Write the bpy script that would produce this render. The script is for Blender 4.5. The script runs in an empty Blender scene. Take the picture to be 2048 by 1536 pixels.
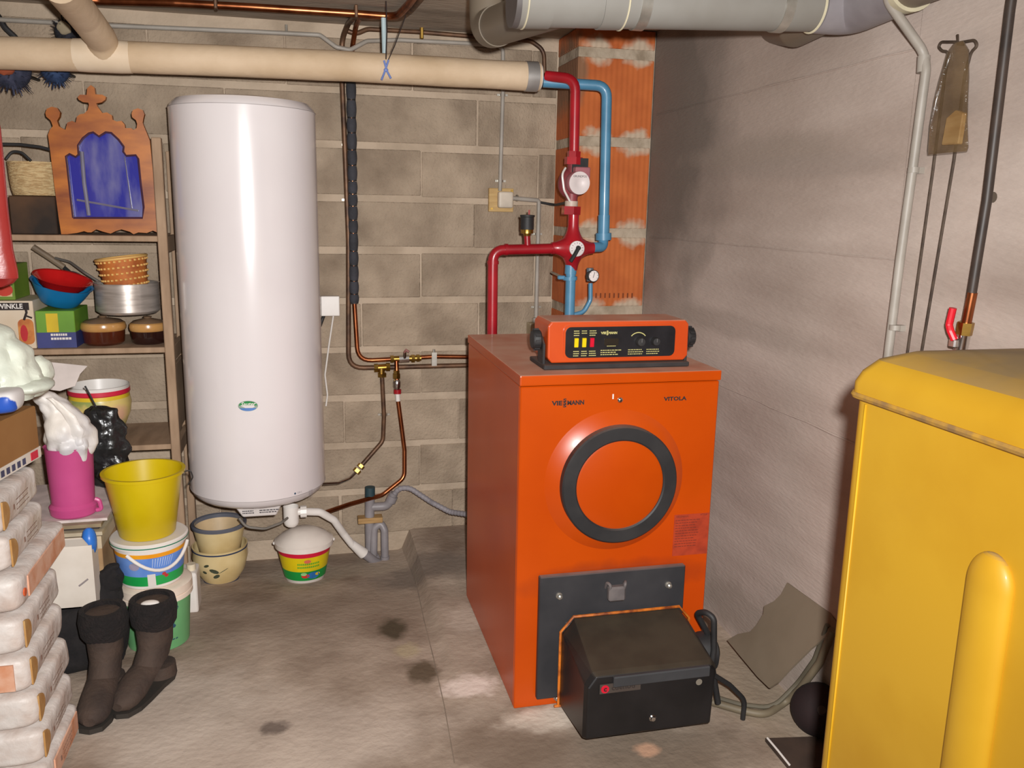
import bpy, bmesh, math, random
from mathutils import Vector as V, Matrix, noise
random.seed(7)
sc = bpy.context.scene
col = sc.collection
# ------------------------------------------------------------------ camera
F, PITCH, ROLL, YAW, CH = 1700.0, .2040, .0190, .2400, 1.42
FW = V((math.sin(YAW)*math.cos(PITCH), math.cos(YAW)*math.cos(PITCH), -math.sin(PITCH)))
_r0 = V((math.cos(YAW), -math.sin(YAW), 0)); _u0 = _r0.cross(FW)
RT = math.cos(ROLL)*_r0 + math.sin(ROLL)*_u0
UP = -math.sin(ROLL)*_r0 + math.cos(ROLL)*_u0
EYE = V((0, 0, CH))
cd = bpy.data.cameras.new('camera'); cam = bpy.data.objects.new('camera', cd); col.objects.link(cam)
cd.sensor_width = 36; cd.lens = F/2048*36; cd.clip_start = .05
cam.matrix_world = Matrix(((RT.x, UP.x, -FW.x, 0), (RT.y, UP.y, -FW.y, 0), (RT.z, UP.z, -FW.z, CH), (0, 0, 0, 1)))
sc.camera = cam
# ------------------------------------------------------------------ light: the camera's flash, plus an added weak warm fill behind the photographer
w = bpy.data.worlds.new('world'); sc.world = w; w.use_nodes = True
w.node_tree.nodes['Background'].inputs[0].default_value = (1, .93, .85, 1)
w.node_tree.nodes['Background'].inputs[1].default_value = .045
def lamp(name, kind, loc, energy, color, size, aim=None, smooth=0, spot=None):
    l = bpy.data.lights.new(name, kind); l.energy = energy; l.color = color; l.shadow_soft_size = size
    if spot: l.spot_size, l.spot_blend = spot
    if smooth:
        l.use_nodes = True; nt = l.node_tree; em = nt.nodes['Emission']
        fo = nt.nodes.new('ShaderNodeLightFalloff'); fo.inputs['Strength'].default_value = 1; fo.inputs['Smooth'].default_value = smooth
        nt.links.new(fo.outputs['Quadratic'], em.inputs['Strength'])
    o = bpy.data.objects.new(name, l); col.objects.link(o); o.location = loc
    if aim is not None: o.rotation_euler = (aim-V(loc)).to_track_quat('-Z', 'Y').to_euler()
    return o
lamp('flash', 'SPOT', EYE+RT*.05+UP*.055, 620, (1, .99, .975), .018, aim=EYE+FW*3-RT*.15+UP*.1, smooth=6, spot=(math.radians(125), .9))
lamp('fill_light', 'POINT', V((-.35, -.55, 1.95)), 5, (1, .84, .66), .05)  # added warm fill, not a lamp known in the room
vs = sc.view_settings; vs.view_transform = 'Standard'; vs.look = 'None'; vs.gamma = 1; vs.use_curve_mapping = False; vs.exposure = 0
# ------------------------------------------------------------------ pixel -> place helpers (2048 x 1536 frame)
D, XR, ZC = 3.62, 1.38, 2.115          # back wall, right wall, ceiling
def ray(x, y): return FW + RT*((x-1024)/F) - UP*((y-768)/F)
def C(x, y, Y): d = ray(x, y); return EYE + d*(Y/d.y)
def RX(x, y, X): d = ray(x, y); return EYE + d*(X/d.x)
def ONZ(x, y, z): d = ray(x, y); return EYE + d*((z-CH)/d.z)
def W(x, y, off=.03): return C(x, y, D-off)
def sst(a, b, x): t = min(1, max(0, (x-a)/(b-a))); return t*t*(3-2*t)
def fz(x, y): return -.10*min(1, max(0, (y-1.9)/1.72))**2.2*(1-sst(.38, .43, x))
def FL(x, y):
    z = 0.0
    for i in range(25): p = ONZ(x, y, z); z = fz(p.x, p.y)
    return p
# ------------------------------------------------------------------ materials
def lin(c):
    c = c/255.0; return c/12.92 if c <= .04045 else ((c+.055)/1.055)**2.4
def rgb(c): return (lin(c[0]), lin(c[1]), lin(c[2]), 1)
MATS = {}
def mat(name, c, rough=.5, metal=0, c2=None, ns=8, lo=.4, hi=.65, bump=0, bs=60, coat=0, alpha=1, trans=0, st=(1, 1, 1), spec=.5, rnd=0, detail=5, sub=0):
    if name in MATS: return MATS[name]
    m = bpy.data.materials.new(name); m.use_nodes = True; nt = m.node_tree; N = nt.nodes; L = nt.links
    b = N['Principled BSDF']; b.inputs['Roughness'].default_value = rough; b.inputs['Metallic'].default_value = metal
    b.inputs['Coat Weight'].default_value = coat; b.inputs['Alpha'].default_value = alpha; b.inputs['Coat Roughness'].default_value = .12
    b.inputs['Transmission Weight'].default_value = trans; b.inputs['Specular IOR Level'].default_value = spec
    tc = N.new('ShaderNodeTexCoord'); mp = N.new('ShaderNodeMapping'); mp.inputs['Scale'].default_value = st
    L.new(tc.outputs['Object'], mp.inputs[0])
    c2 = c2 or tuple(x*.88 for x in c)
    n = N.new('ShaderNodeTexNoise'); n.inputs['Scale'].default_value = ns; n.inputs['Detail'].default_value = detail; L.new(mp.outputs[0], n.inputs['Vector'])
    cr = N.new('ShaderNodeValToRGB'); cr.color_ramp.elements[0].position = lo; cr.color_ramp.elements[1].position = hi
    cr.color_ramp.elements[0].color = rgb(c); cr.color_ramp.elements[1].color = rgb(c2); L.new(n.outputs['Fac'], cr.inputs[0])
    out = cr.outputs[0]
    if rnd:
        oi = N.new('ShaderNodeObjectInfo'); cx_ = N.new('ShaderNodeCombineXYZ')
        for i_, k_ in enumerate((17, 31, 7)):
            mu_ = N.new('ShaderNodeMath'); mu_.operation = 'MULTIPLY'; mu_.inputs[1].default_value = k_; L.new(oi.outputs['Random'], mu_.inputs[0]); L.new(mu_.outputs[0], cx_.inputs[i_])
        L.new(cx_.outputs[0], mp.inputs['Location'])
        hs = N.new('ShaderNodeHueSaturation'); ma = N.new('ShaderNodeMapRange')
        ma.inputs['To Min'].default_value = 1-rnd; ma.inputs['To Max'].default_value = 1+rnd
        L.new(oi.outputs['Random'], ma.inputs['Value']); L.new(ma.outputs[0], hs.inputs['Value']); L.new(out, hs.inputs['Color']); out = hs.outputs[0]
    L.new(out, b.inputs['Base Color'])
    if bump:
        n2 = N.new('ShaderNodeTexNoise'); n2.inputs['Scale'].default_value = bs; n2.inputs['Detail'].default_value = 6; L.new(mp.outputs[0], n2.inputs['Vector'])
        bp = N.new('ShaderNodeBump'); bp.inputs['Strength'].default_value = bump; bp.inputs['Distance'].default_value = .01
        L.new(n2.outputs['Fac'], bp.inputs['Height']); L.new(bp.outputs[0], b.inputs['Normal'])
    m['out'] = 0; del m['out']
    MATS[name] = m; return m
def blotches(m, spots, coord='Object'):
    """stains with a place of their own: spots = [(centre, radius xyz, colour, strength, noise amount, noise scale)]"""
    nt = m.node_tree; N = nt.nodes; L = nt.links; b = N['Principled BSDF']
    src = b.inputs['Base Color'].links[0].from_socket
    tc = N.new('ShaderNodeTexCoord')
    for c, r, cl, s, na, nsc in spots:
        mp = N.new('ShaderNodeMapping'); mp.vector_type = 'TEXTURE'; mp.inputs['Location'].default_value = c; mp.inputs['Scale'].default_value = r
        L.new(tc.outputs['Object'], mp.inputs[0])
        ln = N.new('ShaderNodeVectorMath'); ln.operation = 'LENGTH'; L.new(mp.outputs[0], ln.inputs[0])
        nz = N.new('ShaderNodeTexNoise'); nz.inputs['Scale'].default_value = nsc; nz.inputs['Detail'].default_value = 6; L.new(tc.outputs['Object'], nz.inputs['Vector'])
        mm = N.new('ShaderNodeMath'); mm.operation = 'MULTIPLY_ADD'; mm.inputs[1].default_value = na*2; L.new(nz.outputs['Fac'], mm.inputs[0]); L.new(ln.outputs['Value'], mm.inputs[2])
        rg = N.new('ShaderNodeMapRange'); rg.inputs['From Min'].default_value = .55+na; rg.inputs['From Max'].default_value = 1.05+na; rg.inputs['To Min'].default_value = s; rg.inputs['To Max'].default_value = 0
        L.new(mm.outputs[0], rg.inputs['Value'])
        mx = N.new('ShaderNodeMix'); mx.data_type = 'RGBA'; mx.inputs['B'].default_value = rgb(cl)
        ia = [i for i in mx.inputs if i.name == 'A' and i.type == 'RGBA'][0]; ib = [i for i in mx.inputs if i.name == 'B' and i.type == 'RGBA'][0]
        ib.default_value = rgb(cl); L.new(src, ia); L.new(rg.outputs[0], mx.inputs[0]); src = [o for o in mx.outputs if o.type == 'RGBA'][0]
    L.new(src, b.inputs['Base Color'])
def dusty(m, dust, amount=.8, lo=.3, hi=.9):
    """dust that has settled on whatever faces up"""
    nt = m.node_tree; N = nt.nodes; L = nt.links; b = N['Principled BSDF']
    src = b.inputs['Base Color'].links[0].from_socket
    g = N.new('ShaderNodeNewGeometry'); sp = N.new('ShaderNodeSeparateXYZ'); L.new(g.outputs['True Normal'], sp.inputs[0])
    rg = N.new('ShaderNodeMapRange'); rg.inputs['From Min'].default_value = lo; rg.inputs['From Max'].default_value = hi; rg.inputs['To Max'].default_value = amount; L.new(sp.outputs['Z'], rg.inputs['Value'])
    tc = N.new('ShaderNodeTexCoord'); nz = N.new('ShaderNodeTexNoise'); nz.inputs['Scale'].default_value = 9; nz.inputs['Detail'].default_value = 5; L.new(tc.outputs['Object'], nz.inputs['Vector'])
    mu = N.new('ShaderNodeMath'); mu.operation = 'MULTIPLY'; mr = N.new('ShaderNodeMapRange'); mr.inputs['From Min'].default_value = .3; mr.inputs['From Max'].default_value = .6; mr.inputs['To Min'].default_value = .6
    L.new(nz.outputs['Fac'], mr.inputs['Value']); L.new(mr.outputs[0], mu.inputs[0]); L.new(rg.outputs[0], mu.inputs[1])
    mx = N.new('ShaderNodeMix'); mx.data_type = 'RGBA'
    ia = [i for i in mx.inputs if i.name == 'A' and i.type == 'RGBA'][0]; ib = [i for i in mx.inputs if i.name == 'B' and i.type == 'RGBA'][0]
    ib.default_value = rgb(dust); L.new(src, ia); L.new(mu.outputs[0], mx.inputs[0]); L.new([o for o in mx.outputs if o.type == 'RGBA'][0], b.inputs['Base Color'])
    ro = N.new('ShaderNodeMapRange'); ro.inputs['To Min'].default_value = b.inputs['Roughness'].default_value; ro.inputs['To Max'].default_value = .9
    L.new(mu.outputs[0], ro.inputs['Value']); L.new(ro.outputs[0], b.inputs['Roughness'])
    return m
# ------------------------------------------------------------------ mesh builder
ORG = {}
def frame(d):
    d = V(d).normalized(); a = V((0, 0, 1)) if abs(d.z) < .95 else V((1, 0, 0))
    x = a.cross(d).normalized(); y = d.cross(x); return Matrix((x, y, d)).transposed()
I3 = Matrix.Identity(3)
def fillet(pts, rad, seg=6):
    pts = [V(p) for p in pts]
    if rad <= 0 or len(pts) < 3: return pts
    o = [pts[0]]
    for i in range(1, len(pts)-1):
        a, b, c = pts[i-1], pts[i], pts[i+1]; u = (a-b); v = (c-b); lu, lv = u.length, v.length
        if lu < 1e-6 or lv < 1e-6: continue
        u /= lu; v /= lv; ang = u.angle(v)
        if ang > 3.05: o.append(b); continue
        t = min(rad/math.tan(ang/2), lu*.48, lv*.48); p0, p1 = b+u*t, b+v*t
        for k in range(seg+1):
            s = k/seg; o.append(p0*(1-s)**2 + b*2*s*(1-s) + p1*s*s)
    o.append(pts[-1]); return o
_txt = {}
def text2d(s, size, align='CENTER', shear=0, bold=0):
    k = (s, size, align, shear, bold)
    if k in _txt: return _txt[k]
    cu = bpy.data.curves.new('t', 'FONT'); cu.body = s; cu.size = size; cu.align_x = align; cu.align_y = 'CENTER'; cu.shear = shear; cu.resolution_u = 2; cu.offset = bold
    o = bpy.data.objects.new('t', cu); col.objects.link(o)
    bpy.context.view_layer.update()
    me = bpy.data.meshes.new_from_object(o.evaluated_get(bpy.context.evaluated_depsgraph_get()))
    r = ([(v.co.x, v.co.y) for v in me.vertices], [tuple(p.vertices) for p in me.polygons])
    bpy.data.objects.remove(o); bpy.data.curves.remove(cu); bpy.data.meshes.remove(me)
    _txt[k] = r; return r
class MB:
    def __init__(s): s.v = []; s.f = []; s.s = []
    def add(s, vs, fs, smooth=False):
        n = len(s.v); s.v += [V(p) for p in vs]; s.f += [tuple(i+n for i in f) for f in fs]; s.s += [smooth]*len(fs); return s
    def box(s, x0, x1, y0, y1, z0, z1):
        return s.obox(((x0+x1)/2, (y0+y1)/2, (z0+z1)/2), (x1-x0, y1-y0, z1-z0))
    def obox(s, c, sz, R=I3):
        c = V(c); vs = [c+R @ V((sz[0]*i/2, sz[1]*j/2, sz[2]*k/2)) for i in (-1, 1) for j in (-1, 1) for k in (-1, 1)]
        return s.add(vs, [(0, 1, 3, 2), (4, 6, 7, 5), (0, 4, 5, 1), (2, 3, 7, 6), (0, 2, 6, 4), (1, 5, 7, 3)])
    def lathe(s, prof, c=(0, 0, 0), R=I3, n=32, a0=0, a1=2*math.pi, smooth=True, sy=1):
        c = V(c); full = abs(a1-a0-2*math.pi) < 1e-6; m = n if full else n+1; vs = []; rings = []
        for r, z in prof:
            if r < 1e-6 and full: rings.append([len(vs)]); vs.append(c+R @ V((0, 0, z)))
            else:
                rings.append(list(range(len(vs), len(vs)+m)))
                for k in range(m):
                    a = a0+(a1-a0)*k/n; vs.append(c+R @ V((r*math.cos(a), sy*r*math.sin(a), z)))
        fs = []
        for A, B in zip(rings, rings[1:]):
            for k in range(n):
                k2 = (k+1) % m if full else k+1
                if len(A) == 1 and len(B) == 1: continue
                if len(A) == 1: fs.append((A[0], B[k2], B[k]))
                elif len(B) == 1: fs.append((A[k], A[k2], B[0]))
                else: fs.append((A[k], A[k2], B[k2], B[k]))
        return s.add(vs, fs, smooth)
    def cyl(s, p0, p1, r0, r1=None, n=20, cap=True):
        p0, p1 = V(p0), V(p1); r1 = r0 if r1 is None else r1; h = (p1-p0).length; R = frame(p1-p0)
        if cap:
            s.lathe([(0, 0), (r0, 0)], p0, R, n, smooth=False); s.lathe([(r1, h), (0, h)], p0, R, n, smooth=False)
        return s.lathe([(r0, 0), (r1, h)], p0, R, n)
    def tube(s, pts, r, n=12, bend=0, seg=6, radii=None):
        P = fillet(pts, bend, seg); m = len(P); rr = radii if radii and len(radii) == m else [r]*m
        T = [(P[min(i+1, m-1)]-P[max(i-1, 0)]).normalized() for i in range(m)]
        R = frame(T[0]); x = R @ V((1, 0, 0)); vs = []
        for i in range(m):
            x = (x-T[i]*x.dot(T[i])).normalized(); y = T[i].cross(x)
            for k in range(n):
                a = 2*math.pi*k/n; vs.append(P[i]+(x*math.cos(a)+y*math.sin(a))*rr[i])
        fs = [(i*n+k, i*n+(k+1) % n, (i+1)*n+(k+1) % n, (i+1)*n+k) for i in range(m-1) for k in range(n)]
        s.add(vs, fs, True)
        s.add(vs[:n], [tuple(reversed(range(n)))]); s.add(vs[-n:], [tuple(range(n))]); return s
    def prism(s, poly, o, u, v, w0, w1):
        o, u, v = V(o), V(u), V(v); nn = u.cross(v).normalized(); n = len(poly)
        A = [o+u*p[0]+v*p[1]+nn*w0 for p in poly]; B = [o+u*p[0]+v*p[1]+nn*w1 for p in poly]
        return s.add(A+B, [tuple(reversed(range(n))), tuple(range(n, 2*n))]+[(i, (i+1) % n, n+(i+1) % n, n+i) for i in range(n)])
    def plate(s, pts, back):
        """front outline pts (3-D), extruded by vector back"""
        n = len(pts); back = V(back); A = [V(p) for p in pts]; B = [p+back for p in A]
        return s.add(A+B, [tuple(range(n)), tuple(reversed(range(n, 2*n)))]+[((i+1) % n, i, n+i, n+(i+1) % n) for i in range(n)])
    def ball(s, c, r, nu=20, nv=12, e1=1, e2=1, R=I3, disp=0, ds=8, seed=0):
        c = V(c); r = (r, r, r) if isinstance(r, (int, float)) else r; vs = []; fs = []
        pw = lambda a, e: math.copysign(abs(a)**e, a)
        for j in range(nv+1):
            ph = -math.pi/2+math.pi*j/nv
            for i in range(nu):
                th = 2*math.pi*i/nu
                p = V((r[0]*pw(math.cos(ph), e1)*pw(math.cos(th), e2), r[1]*pw(math.cos(ph), e1)*pw(math.sin(th), e2), r[2]*pw(math.sin(ph), e1)))
                if disp:
                    d = disp*(noise.noise(p*ds+V((seed*7.3, seed*3.1, 0)))+.5*noise.noise(p*ds*2.3+V((seed, 0, 5)))); p += p.normalized()*d
                vs.append(c+R @ p)
        for j in range(nv):
            for i in range(nu): fs.append((j*nu+i, j*nu+(i+1) % nu, (j+1)*nu+(i+1) % nu, (j+1)*nu+i))
        return s.add(vs, fs, True)
    def loft(s, secs, n=20, cap=True):
        vs = []
        for c, u, v in secs:
            for k in range(n):
                a = 2*math.pi*k/n; vs.append(V(c)+V(u)*math.cos(a)+V(v)*math.sin(a))
        fs = [(i*n+k, i*n+(k+1) % n, (i+1)*n+(k+1) % n, (i+1)*n+k) for i in range(len(secs)-1) for k in range(n)]
        s.add(vs, fs, True)
        if cap: s.add(vs[:n], [tuple(reversed(range(n)))], True); s.add(vs[-n:], [tuple(range(n))], True)
        return s
    def sack(s, secs, n=30, sub=5, disp=.012, ds=16, seed=0):
        P = []
        for a, b in zip(secs, secs[1:]):
            for k in range(sub): t = k/sub; P.append(tuple(V(a[i])*(1-t)+V(b[i])*t for i in range(3)))
        P.append(secs[-1]); vs = []
        for c, u, v in P:
            for k in range(n):
                a = 2*math.pi*k/n; d = V(u)*math.cos(a)+V(v)*math.sin(a); p = V(c)+d
                q = p*ds+V((seed*3.7, seed*1.3, 0)); f = disp*(abs(noise.noise(q))*2-.5+.6*noise.noise(q*2.1)); vs.append(p+d.normalized()*f)
        m = len(P); s.add(vs, [(i*n+k, i*n+(k+1) % n, (i+1)*n+(k+1) % n, (i+1)*n+k) for i in range(m-1) for k in range(n)], True)
        s.add(vs[:n], [tuple(reversed(range(n)))], True); s.add(vs[-n:], [tuple(range(n))], True); return s
    def text(s, st, size, o, u, v, align='CENTER', sx=1, shear=0, off=.0012, bold=0):
        o, u, v = V(o), V(u).normalized(), V(v).normalized(); nn = u.cross(v)
        vs, fs = text2d(st, size, align, shear, bold)
        return s.add([o+u*(p[0]*sx)+v*p[1]+nn*off for p in vs], fs)
    def wrap(s, vs2, fs, c, rf, a0, off=.0015):
        """2-D shape laid on an upright round wall; x along the arc, y = height"""
        out = []
        for x, y in vs2:
            r = rf(y)+off; a = a0+x/r; out.append(V((c[0]+r*math.sin(a), c[1]-r*math.cos(a), y)))
        return s.add(out, fs)
    def strokes(s, o, u, v, width, rows, pitch, th, off=.0012, fill=.8):
        o, u, v = V(o), V(u).normalized(), V(v).normalized(); nn = u.cross(v)
        for k in range(rows):
            x = 0.0
            while x < width*random.uniform(fill, 1):
                l = random.uniform(.06, .16)*width
                a = o+u*x-v*(k*pitch)+nn*off; s.add([a, a+u*l, a+u*l+v*th, a+v*th], [(0, 1, 2, 3)]); x += l+.03*width
        return s
    def build(s, name, m, parent=None, bevel=0, label=None, cat=None, group=None, kind=None, origin=None, seg=1):
        vs = s.v
        if origin is not None: og = V(origin)
        elif parent is not None: og = ORG[parent.name]
        elif kind == 'structure': og = V((0, 0, 0))
        else:
            lo = [min(p[i] for p in vs) for i in range(3)]; hi = [max(p[i] for p in vs) for i in range(3)]
            og = V(((lo[0]+hi[0])/2, (lo[1]+hi[1])/2, lo[2]))
        me = bpy.data.meshes.new(name); me.from_pydata([tuple(p-og) for p in vs], [], s.f)
        me.polygons.foreach_set('use_smooth', s.s)
        bm = bmesh.new(); bm.from_mesh(me); bmesh.ops.remove_doubles(bm, verts=bm.verts, dist=1e-6)
        bmesh.ops.recalc_face_normals(bm, faces=bm.faces)
        if bevel:
            ed = [e for e in bm.edges if len(e.link_faces) == 2 and e.calc_face_angle(0) > .6]
            bmesh.ops.bevel(bm, geom=ed, offset=bevel, segments=seg, affect='EDGES', profile=.6, clamp_overlap=True)
            for f in bm.faces: f.smooth = f.smooth or (seg > 1 and False)
        for e in bm.edges:
            if len(e.link_faces) == 2 and e.calc_face_angle(0) > .62: e.smooth = False
        bm.to_mesh(me); bm.free()
        me.materials.append(m)
        o = bpy.data.objects.new(name, me); col.objects.link(o)
        if parent is not None: o.parent = parent; ORG[o.name] = ORG[parent.name]
        else: o.location = og; ORG[o.name] = og
        tag(o, label, cat, group, kind); return o
def tag(o, label=None, cat=None, group=None, kind=None):
    for k, x in (('label', label), ('category', cat), ('group', group), ('kind', kind)):
        if x: o[k] = x
def thing(name, label, cat, loc, group=None):
    o = bpy.data.objects.new(name, None); col.objects.link(o); o.location = V(loc); ORG[o.name] = V(loc); o.empty_display_size = .05
    tag(o, label, cat, group); return o
def rotz(a): return Matrix.Rotation(a, 3, 'Z')
X1, Y1, Z1 = V((1, 0, 0)), V((0, 1, 0)), V((0, 0, 1))
# ================================================================== THE SETTING
M_block = mat('cinder_block', (174, 155, 134), .95, c2=(131, 114, 96), ns=6, lo=.3, hi=.72, bump=.8, bs=90, rnd=.06, detail=14)
M_mortar = mat('mortar', (184, 165, 144), .95, c2=(162, 144, 124), ns=6, bump=.5, bs=60)
M_conc = mat('cast_concrete', (188, 172, 161), .9, c2=(158, 141, 130), ns=2.2, lo=.35, hi=.68, bump=.25, bs=70, st=(1, .45, 2.2), detail=8)
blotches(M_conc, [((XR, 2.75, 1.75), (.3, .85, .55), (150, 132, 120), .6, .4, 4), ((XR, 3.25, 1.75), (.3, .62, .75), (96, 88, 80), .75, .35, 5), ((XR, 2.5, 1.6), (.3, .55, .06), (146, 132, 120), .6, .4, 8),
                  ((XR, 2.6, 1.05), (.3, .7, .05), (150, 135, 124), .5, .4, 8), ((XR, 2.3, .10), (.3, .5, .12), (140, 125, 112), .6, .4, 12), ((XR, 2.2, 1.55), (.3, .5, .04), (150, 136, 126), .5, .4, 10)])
M_ceil = mat('ceiling_concrete', (168, 153, 136), .95, c2=(128, 114, 98), ns=6, lo=.4, hi=.75, bump=.3, bs=50, st=(.5, 1, 1))
M_floor = mat('floor_concrete', (178, 160, 143), .9, c2=(130, 111, 95), ns=4.2, lo=.34, hi=.68, bump=.4, bs=38, detail=12)
def fspot(x, y, r, c, s, na=.35, nsc=14): p = FL(x, y); return ((p.x, p.y, p.z), (r[0], r[1], .3), c, s, na, nsc)
blotches(M_floor, [fspot(560, 1480, (.5, .25), (200, 184, 170), .5, .5, 6), fspot(330, 1420, (.35, .3), (198, 184, 170), .6, .5, 6), fspot(640, 1230, (.45, .3), (130, 111, 94), .5, .5, 5),
    fspot(785, 1258, (.055, .10), (70, 58, 38), .9, .5, 22), fspot(846, 1345, (.06, .08), (82, 66, 46), .85, .5, 22), fspot(815, 1300, (.05, .06), (178, 162, 130), .7, .5, 25),
    fspot(940, 1372, (.1, .07), (226, 208, 196), .9, .6, 20), fspot(930, 1240, (.08, .12), (196, 180, 164), .6, .5, 14), fspot(550, 1455, (.045, .04), (84, 70, 62), .75, .6, 30),
    fspot(1090, 1440, (.14, .07), (214, 200, 184), .8, .6, 18), fspot(1250, 1510, (.5, .16), (120, 104, 88), .75, .5, 9), fspot(1010, 1500, (.2, .12), (118, 100, 84), .7, .5, 10), fspot(1295, 1500, (.04, .035), (206, 160, 130), .85, .4, 25),
    fspot(860, 1130, (.3, .16), (112, 100, 90), .75, .5, 9), fspot(720, 1140, (.22, .1), (160, 146, 128), .6, .5, 14), fspot(1480, 1360, (.16, .4), (150, 134, 112), .6, .4, 10)])
# floor grid
mb = MB(); nx, ny = 180, 80; x0, x1, y0, y1 = -1.75, XR+.05, -1.6, D+.02
vs = [(x0+(x1-x0)*i/nx, y0+(y1-y0)*j/ny, fz(x0+(x1-x0)*i/nx, y0+(y1-y0)*j/ny)) for j in range(ny+1) for i in range(nx+1)]
mb.add(vs, [(j*(nx+1)+i, j*(nx+1)+i+1, (j+1)*(nx+1)+i+1, (j+1)*(nx+1)+i) for j in range(ny) for i in range(nx)], True)
floor = mb.build('floor', M_floor, kind='structure')
pts = [FL(x, y)+Z1*.0004 for x, y in ((826, 1112), (833, 1170), (848, 1240), (868, 1320), (888, 1409), (909, 1527))]
MB().tube(pts, .0014, n=6).build('slab_joint', mat('joint_dark', (140, 124, 108), .95), floor)
MB().box(x0, x1+.1, y0, D+.2, ZC, ZC+.15).build('ceiling', M_ceil, kind='structure')
# back wall: mortar bed with every block proud of it
wall_back = MB().box(x0, XR+.15, D, D+.18, -.15, ZC).build('wall_back', M_mortar, kind='structure')
CO = .21; Z0 = 1.8668
bmesh_box = None
joint = {0: .717, 1: .983, 2: .706, 3: .479, 4: .23, 5: .480, 6: .646, 7: .472, 8: .62, 9: .36, 10: .6, -1: .45, -2: .7}
bs_ = MB().obox((0, 0, 0), (.491, .022, .182))
proto = bs_.build('block', M_block, wall_back, bevel=.003)
first = True
for k in range(-2, 11):
    zt = Z0-k*CO-.014; zb = zt-.182
    if k == -1: zt = Z0+CO-.012
    if zt > ZC+.02 or zb < -.2: continue
    a = joint[k]+.0045
    for i in range(-5, 3):
        cx = a+i*.5+.2455
        if cx-.2455 > 1.08 or cx+.2455 < x0: continue
        if k == -2: continue
        g_ = .004 if random.random() < .7 else .0; l, r = max(cx-.2455-g_, x0), min(cx+.2455+g_*.5, 1.055)
        if r-l < .05: continue
        o = proto if first else proto.copy()
        if not first: col.objects.link(o); o.parent = wall_back; ORG[o.name] = V((0, 0, 0))
        first = False
        zt2 = min(zt, ZC-.004)
        o.location = ((l+r)/2+random.uniform(-.003, .003), D+.0065+random.uniform(-.0015, .0015), (zb+zt2)/2+random.uniform(-.003, .003))
        o.scale = ((r-l)/.491, 1, (zt2-zb)/.182); o.rotation_euler = (0, random.uniform(-.005, .005), 0)
# right wall: cast concrete with formwork seams, and a thicker cast section nearer the camera
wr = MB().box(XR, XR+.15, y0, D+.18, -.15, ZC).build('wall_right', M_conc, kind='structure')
yp = RX(1800, 500, XR).y
MB().box(XR-.012, XR+.02, y0, yp, -.1, ZC-.002).build('cast_section', M_conc, wr, bevel=.004)
for k, (a, b) in enumerate((((1340, 221), (1777, 114)), ((1335, 476), (1767, 519)), ((1500, 797), (1691, 877)))):
    p, q = RX(*a, XR), RX(*b, XR); z = (p.z+q.z)/2; mb = MB(); pts = []
    n = 24
    for i in range(n+1):
        y = 3.3+(yp-3.3)*i/n; pts.append(V((XR-.001, y, z+.004*noise.noise(V((y*6, k, 0))))))
    mb.tube(pts, .003, n=6, radii=[.002+.0035*abs(noise.noise(V((p_.y*9, k*3, 1)))) for p_ in pts]); mb.build('formwork_seam', M_conc, wr)
MB().cyl((XR-.0125, RX(1996, 395, XR).y, RX(1996, 395, XR).z), (XR-.003, RX(1996, 395, XR).y, RX(1996, 395, XR).z), .011, n=14).build('tie_hole', mat('hole_dark', (92, 80, 68), .95), wr)
MB().box(x0-.12, x0, y0, D+.18, -.15, ZC).build('wall_left', M_mortar, kind='structure')
MB().box(x0-.12, XR+.15, y0-.12, y0, -.15, ZC).build('wall_front', M_mortar, kind='structure')
# terracotta flue column in the corner
M_terra = mat('terracotta', (190, 102, 48), .9, c2=(166, 82, 36), ns=9, lo=.3, hi=.75, bump=.15, bs=60)
nt = M_terra.node_tree; wv = nt.nodes.new('ShaderNodeTexWave'); wv.inputs['Scale'].default_value = 28; wv.bands_direction = 'DIAGONAL'
tcn = nt.nodes.new('ShaderNodeTexCoord'); mpn = nt.nodes.new('ShaderNodeMapping'); mpn.inputs['Scale'].default_value = (1, 1, 0)
nt.links.new(tcn.outputs['Object'], mpn.inputs[0]); nt.links.new(mpn.outputs[0], wv.inputs['Vector'])
bpn = nt.nodes.new('ShaderNodeBump'); bpn.inputs['Strength'].default_value = .35; bpn.inputs['Distance'].default_value = .004
nt.links.new(wv.outputs['Fac'], bpn.inputs['Height']); nt.links.new(bpn.outputs[0], nt.nodes['Principled BSDF'].inputs['Normal'])
CX0, CX1, CY = 1.057, XR, 3.34
M_cmort = mat('flue_mortar', (176, 160, 140), .95, c2=(140, 124, 104), ns=14, bump=.5, bs=40)
blotches(M_terra, [((-.16, 0, 1.95), (.05, .3, .18), (112, 90, 68), .8, .5, 14)] +
         [((x, -.14, z), (rx, .3, .06), (182, 164, 142), .95, .6, 22) for z in (2.03, 1.687, 1.328, 1.01) for x, rx in ((-.08, .07), (.09, .08))])
chim = thing('flue_column', 'orange terracotta flue column in the corner with grey mortar joints', 'column', (1.22, 3.48, 0))
MB().box(CX0+.004, CX1-.002, CY+.005, D-.002, 0, ZC-.002).build('mortar_core', M_cmort, chim)
zj = [2.022, 1.687, 1.328, 1.009, .676, .343, .01]
for i in range(-1, 6):
    zt = ZC-.002 if i < 0 else zj[i]-.018; zb = (zj[0]+.018) if i < 0 else zj[i+1]+.018
    MB().box(CX0, CX1-.004, CY, D-.003, zb, zt).build('flue_block', M_terra, chim, bevel=.006, seg=2)
mb = MB()
for i in range(9): 
    p = C(1192+i*9, 591, CY); mb.obox((p.x, CY-.0005, p.z), (.006, .002, .02))
mb.build('vent_slots', mat('slot_dark', (120, 58, 26), .9), chim)
M_white = mat('white_enamel', (226, 219, 219), .22, c2=(220, 212, 212), ns=2, coat=.4)
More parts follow.
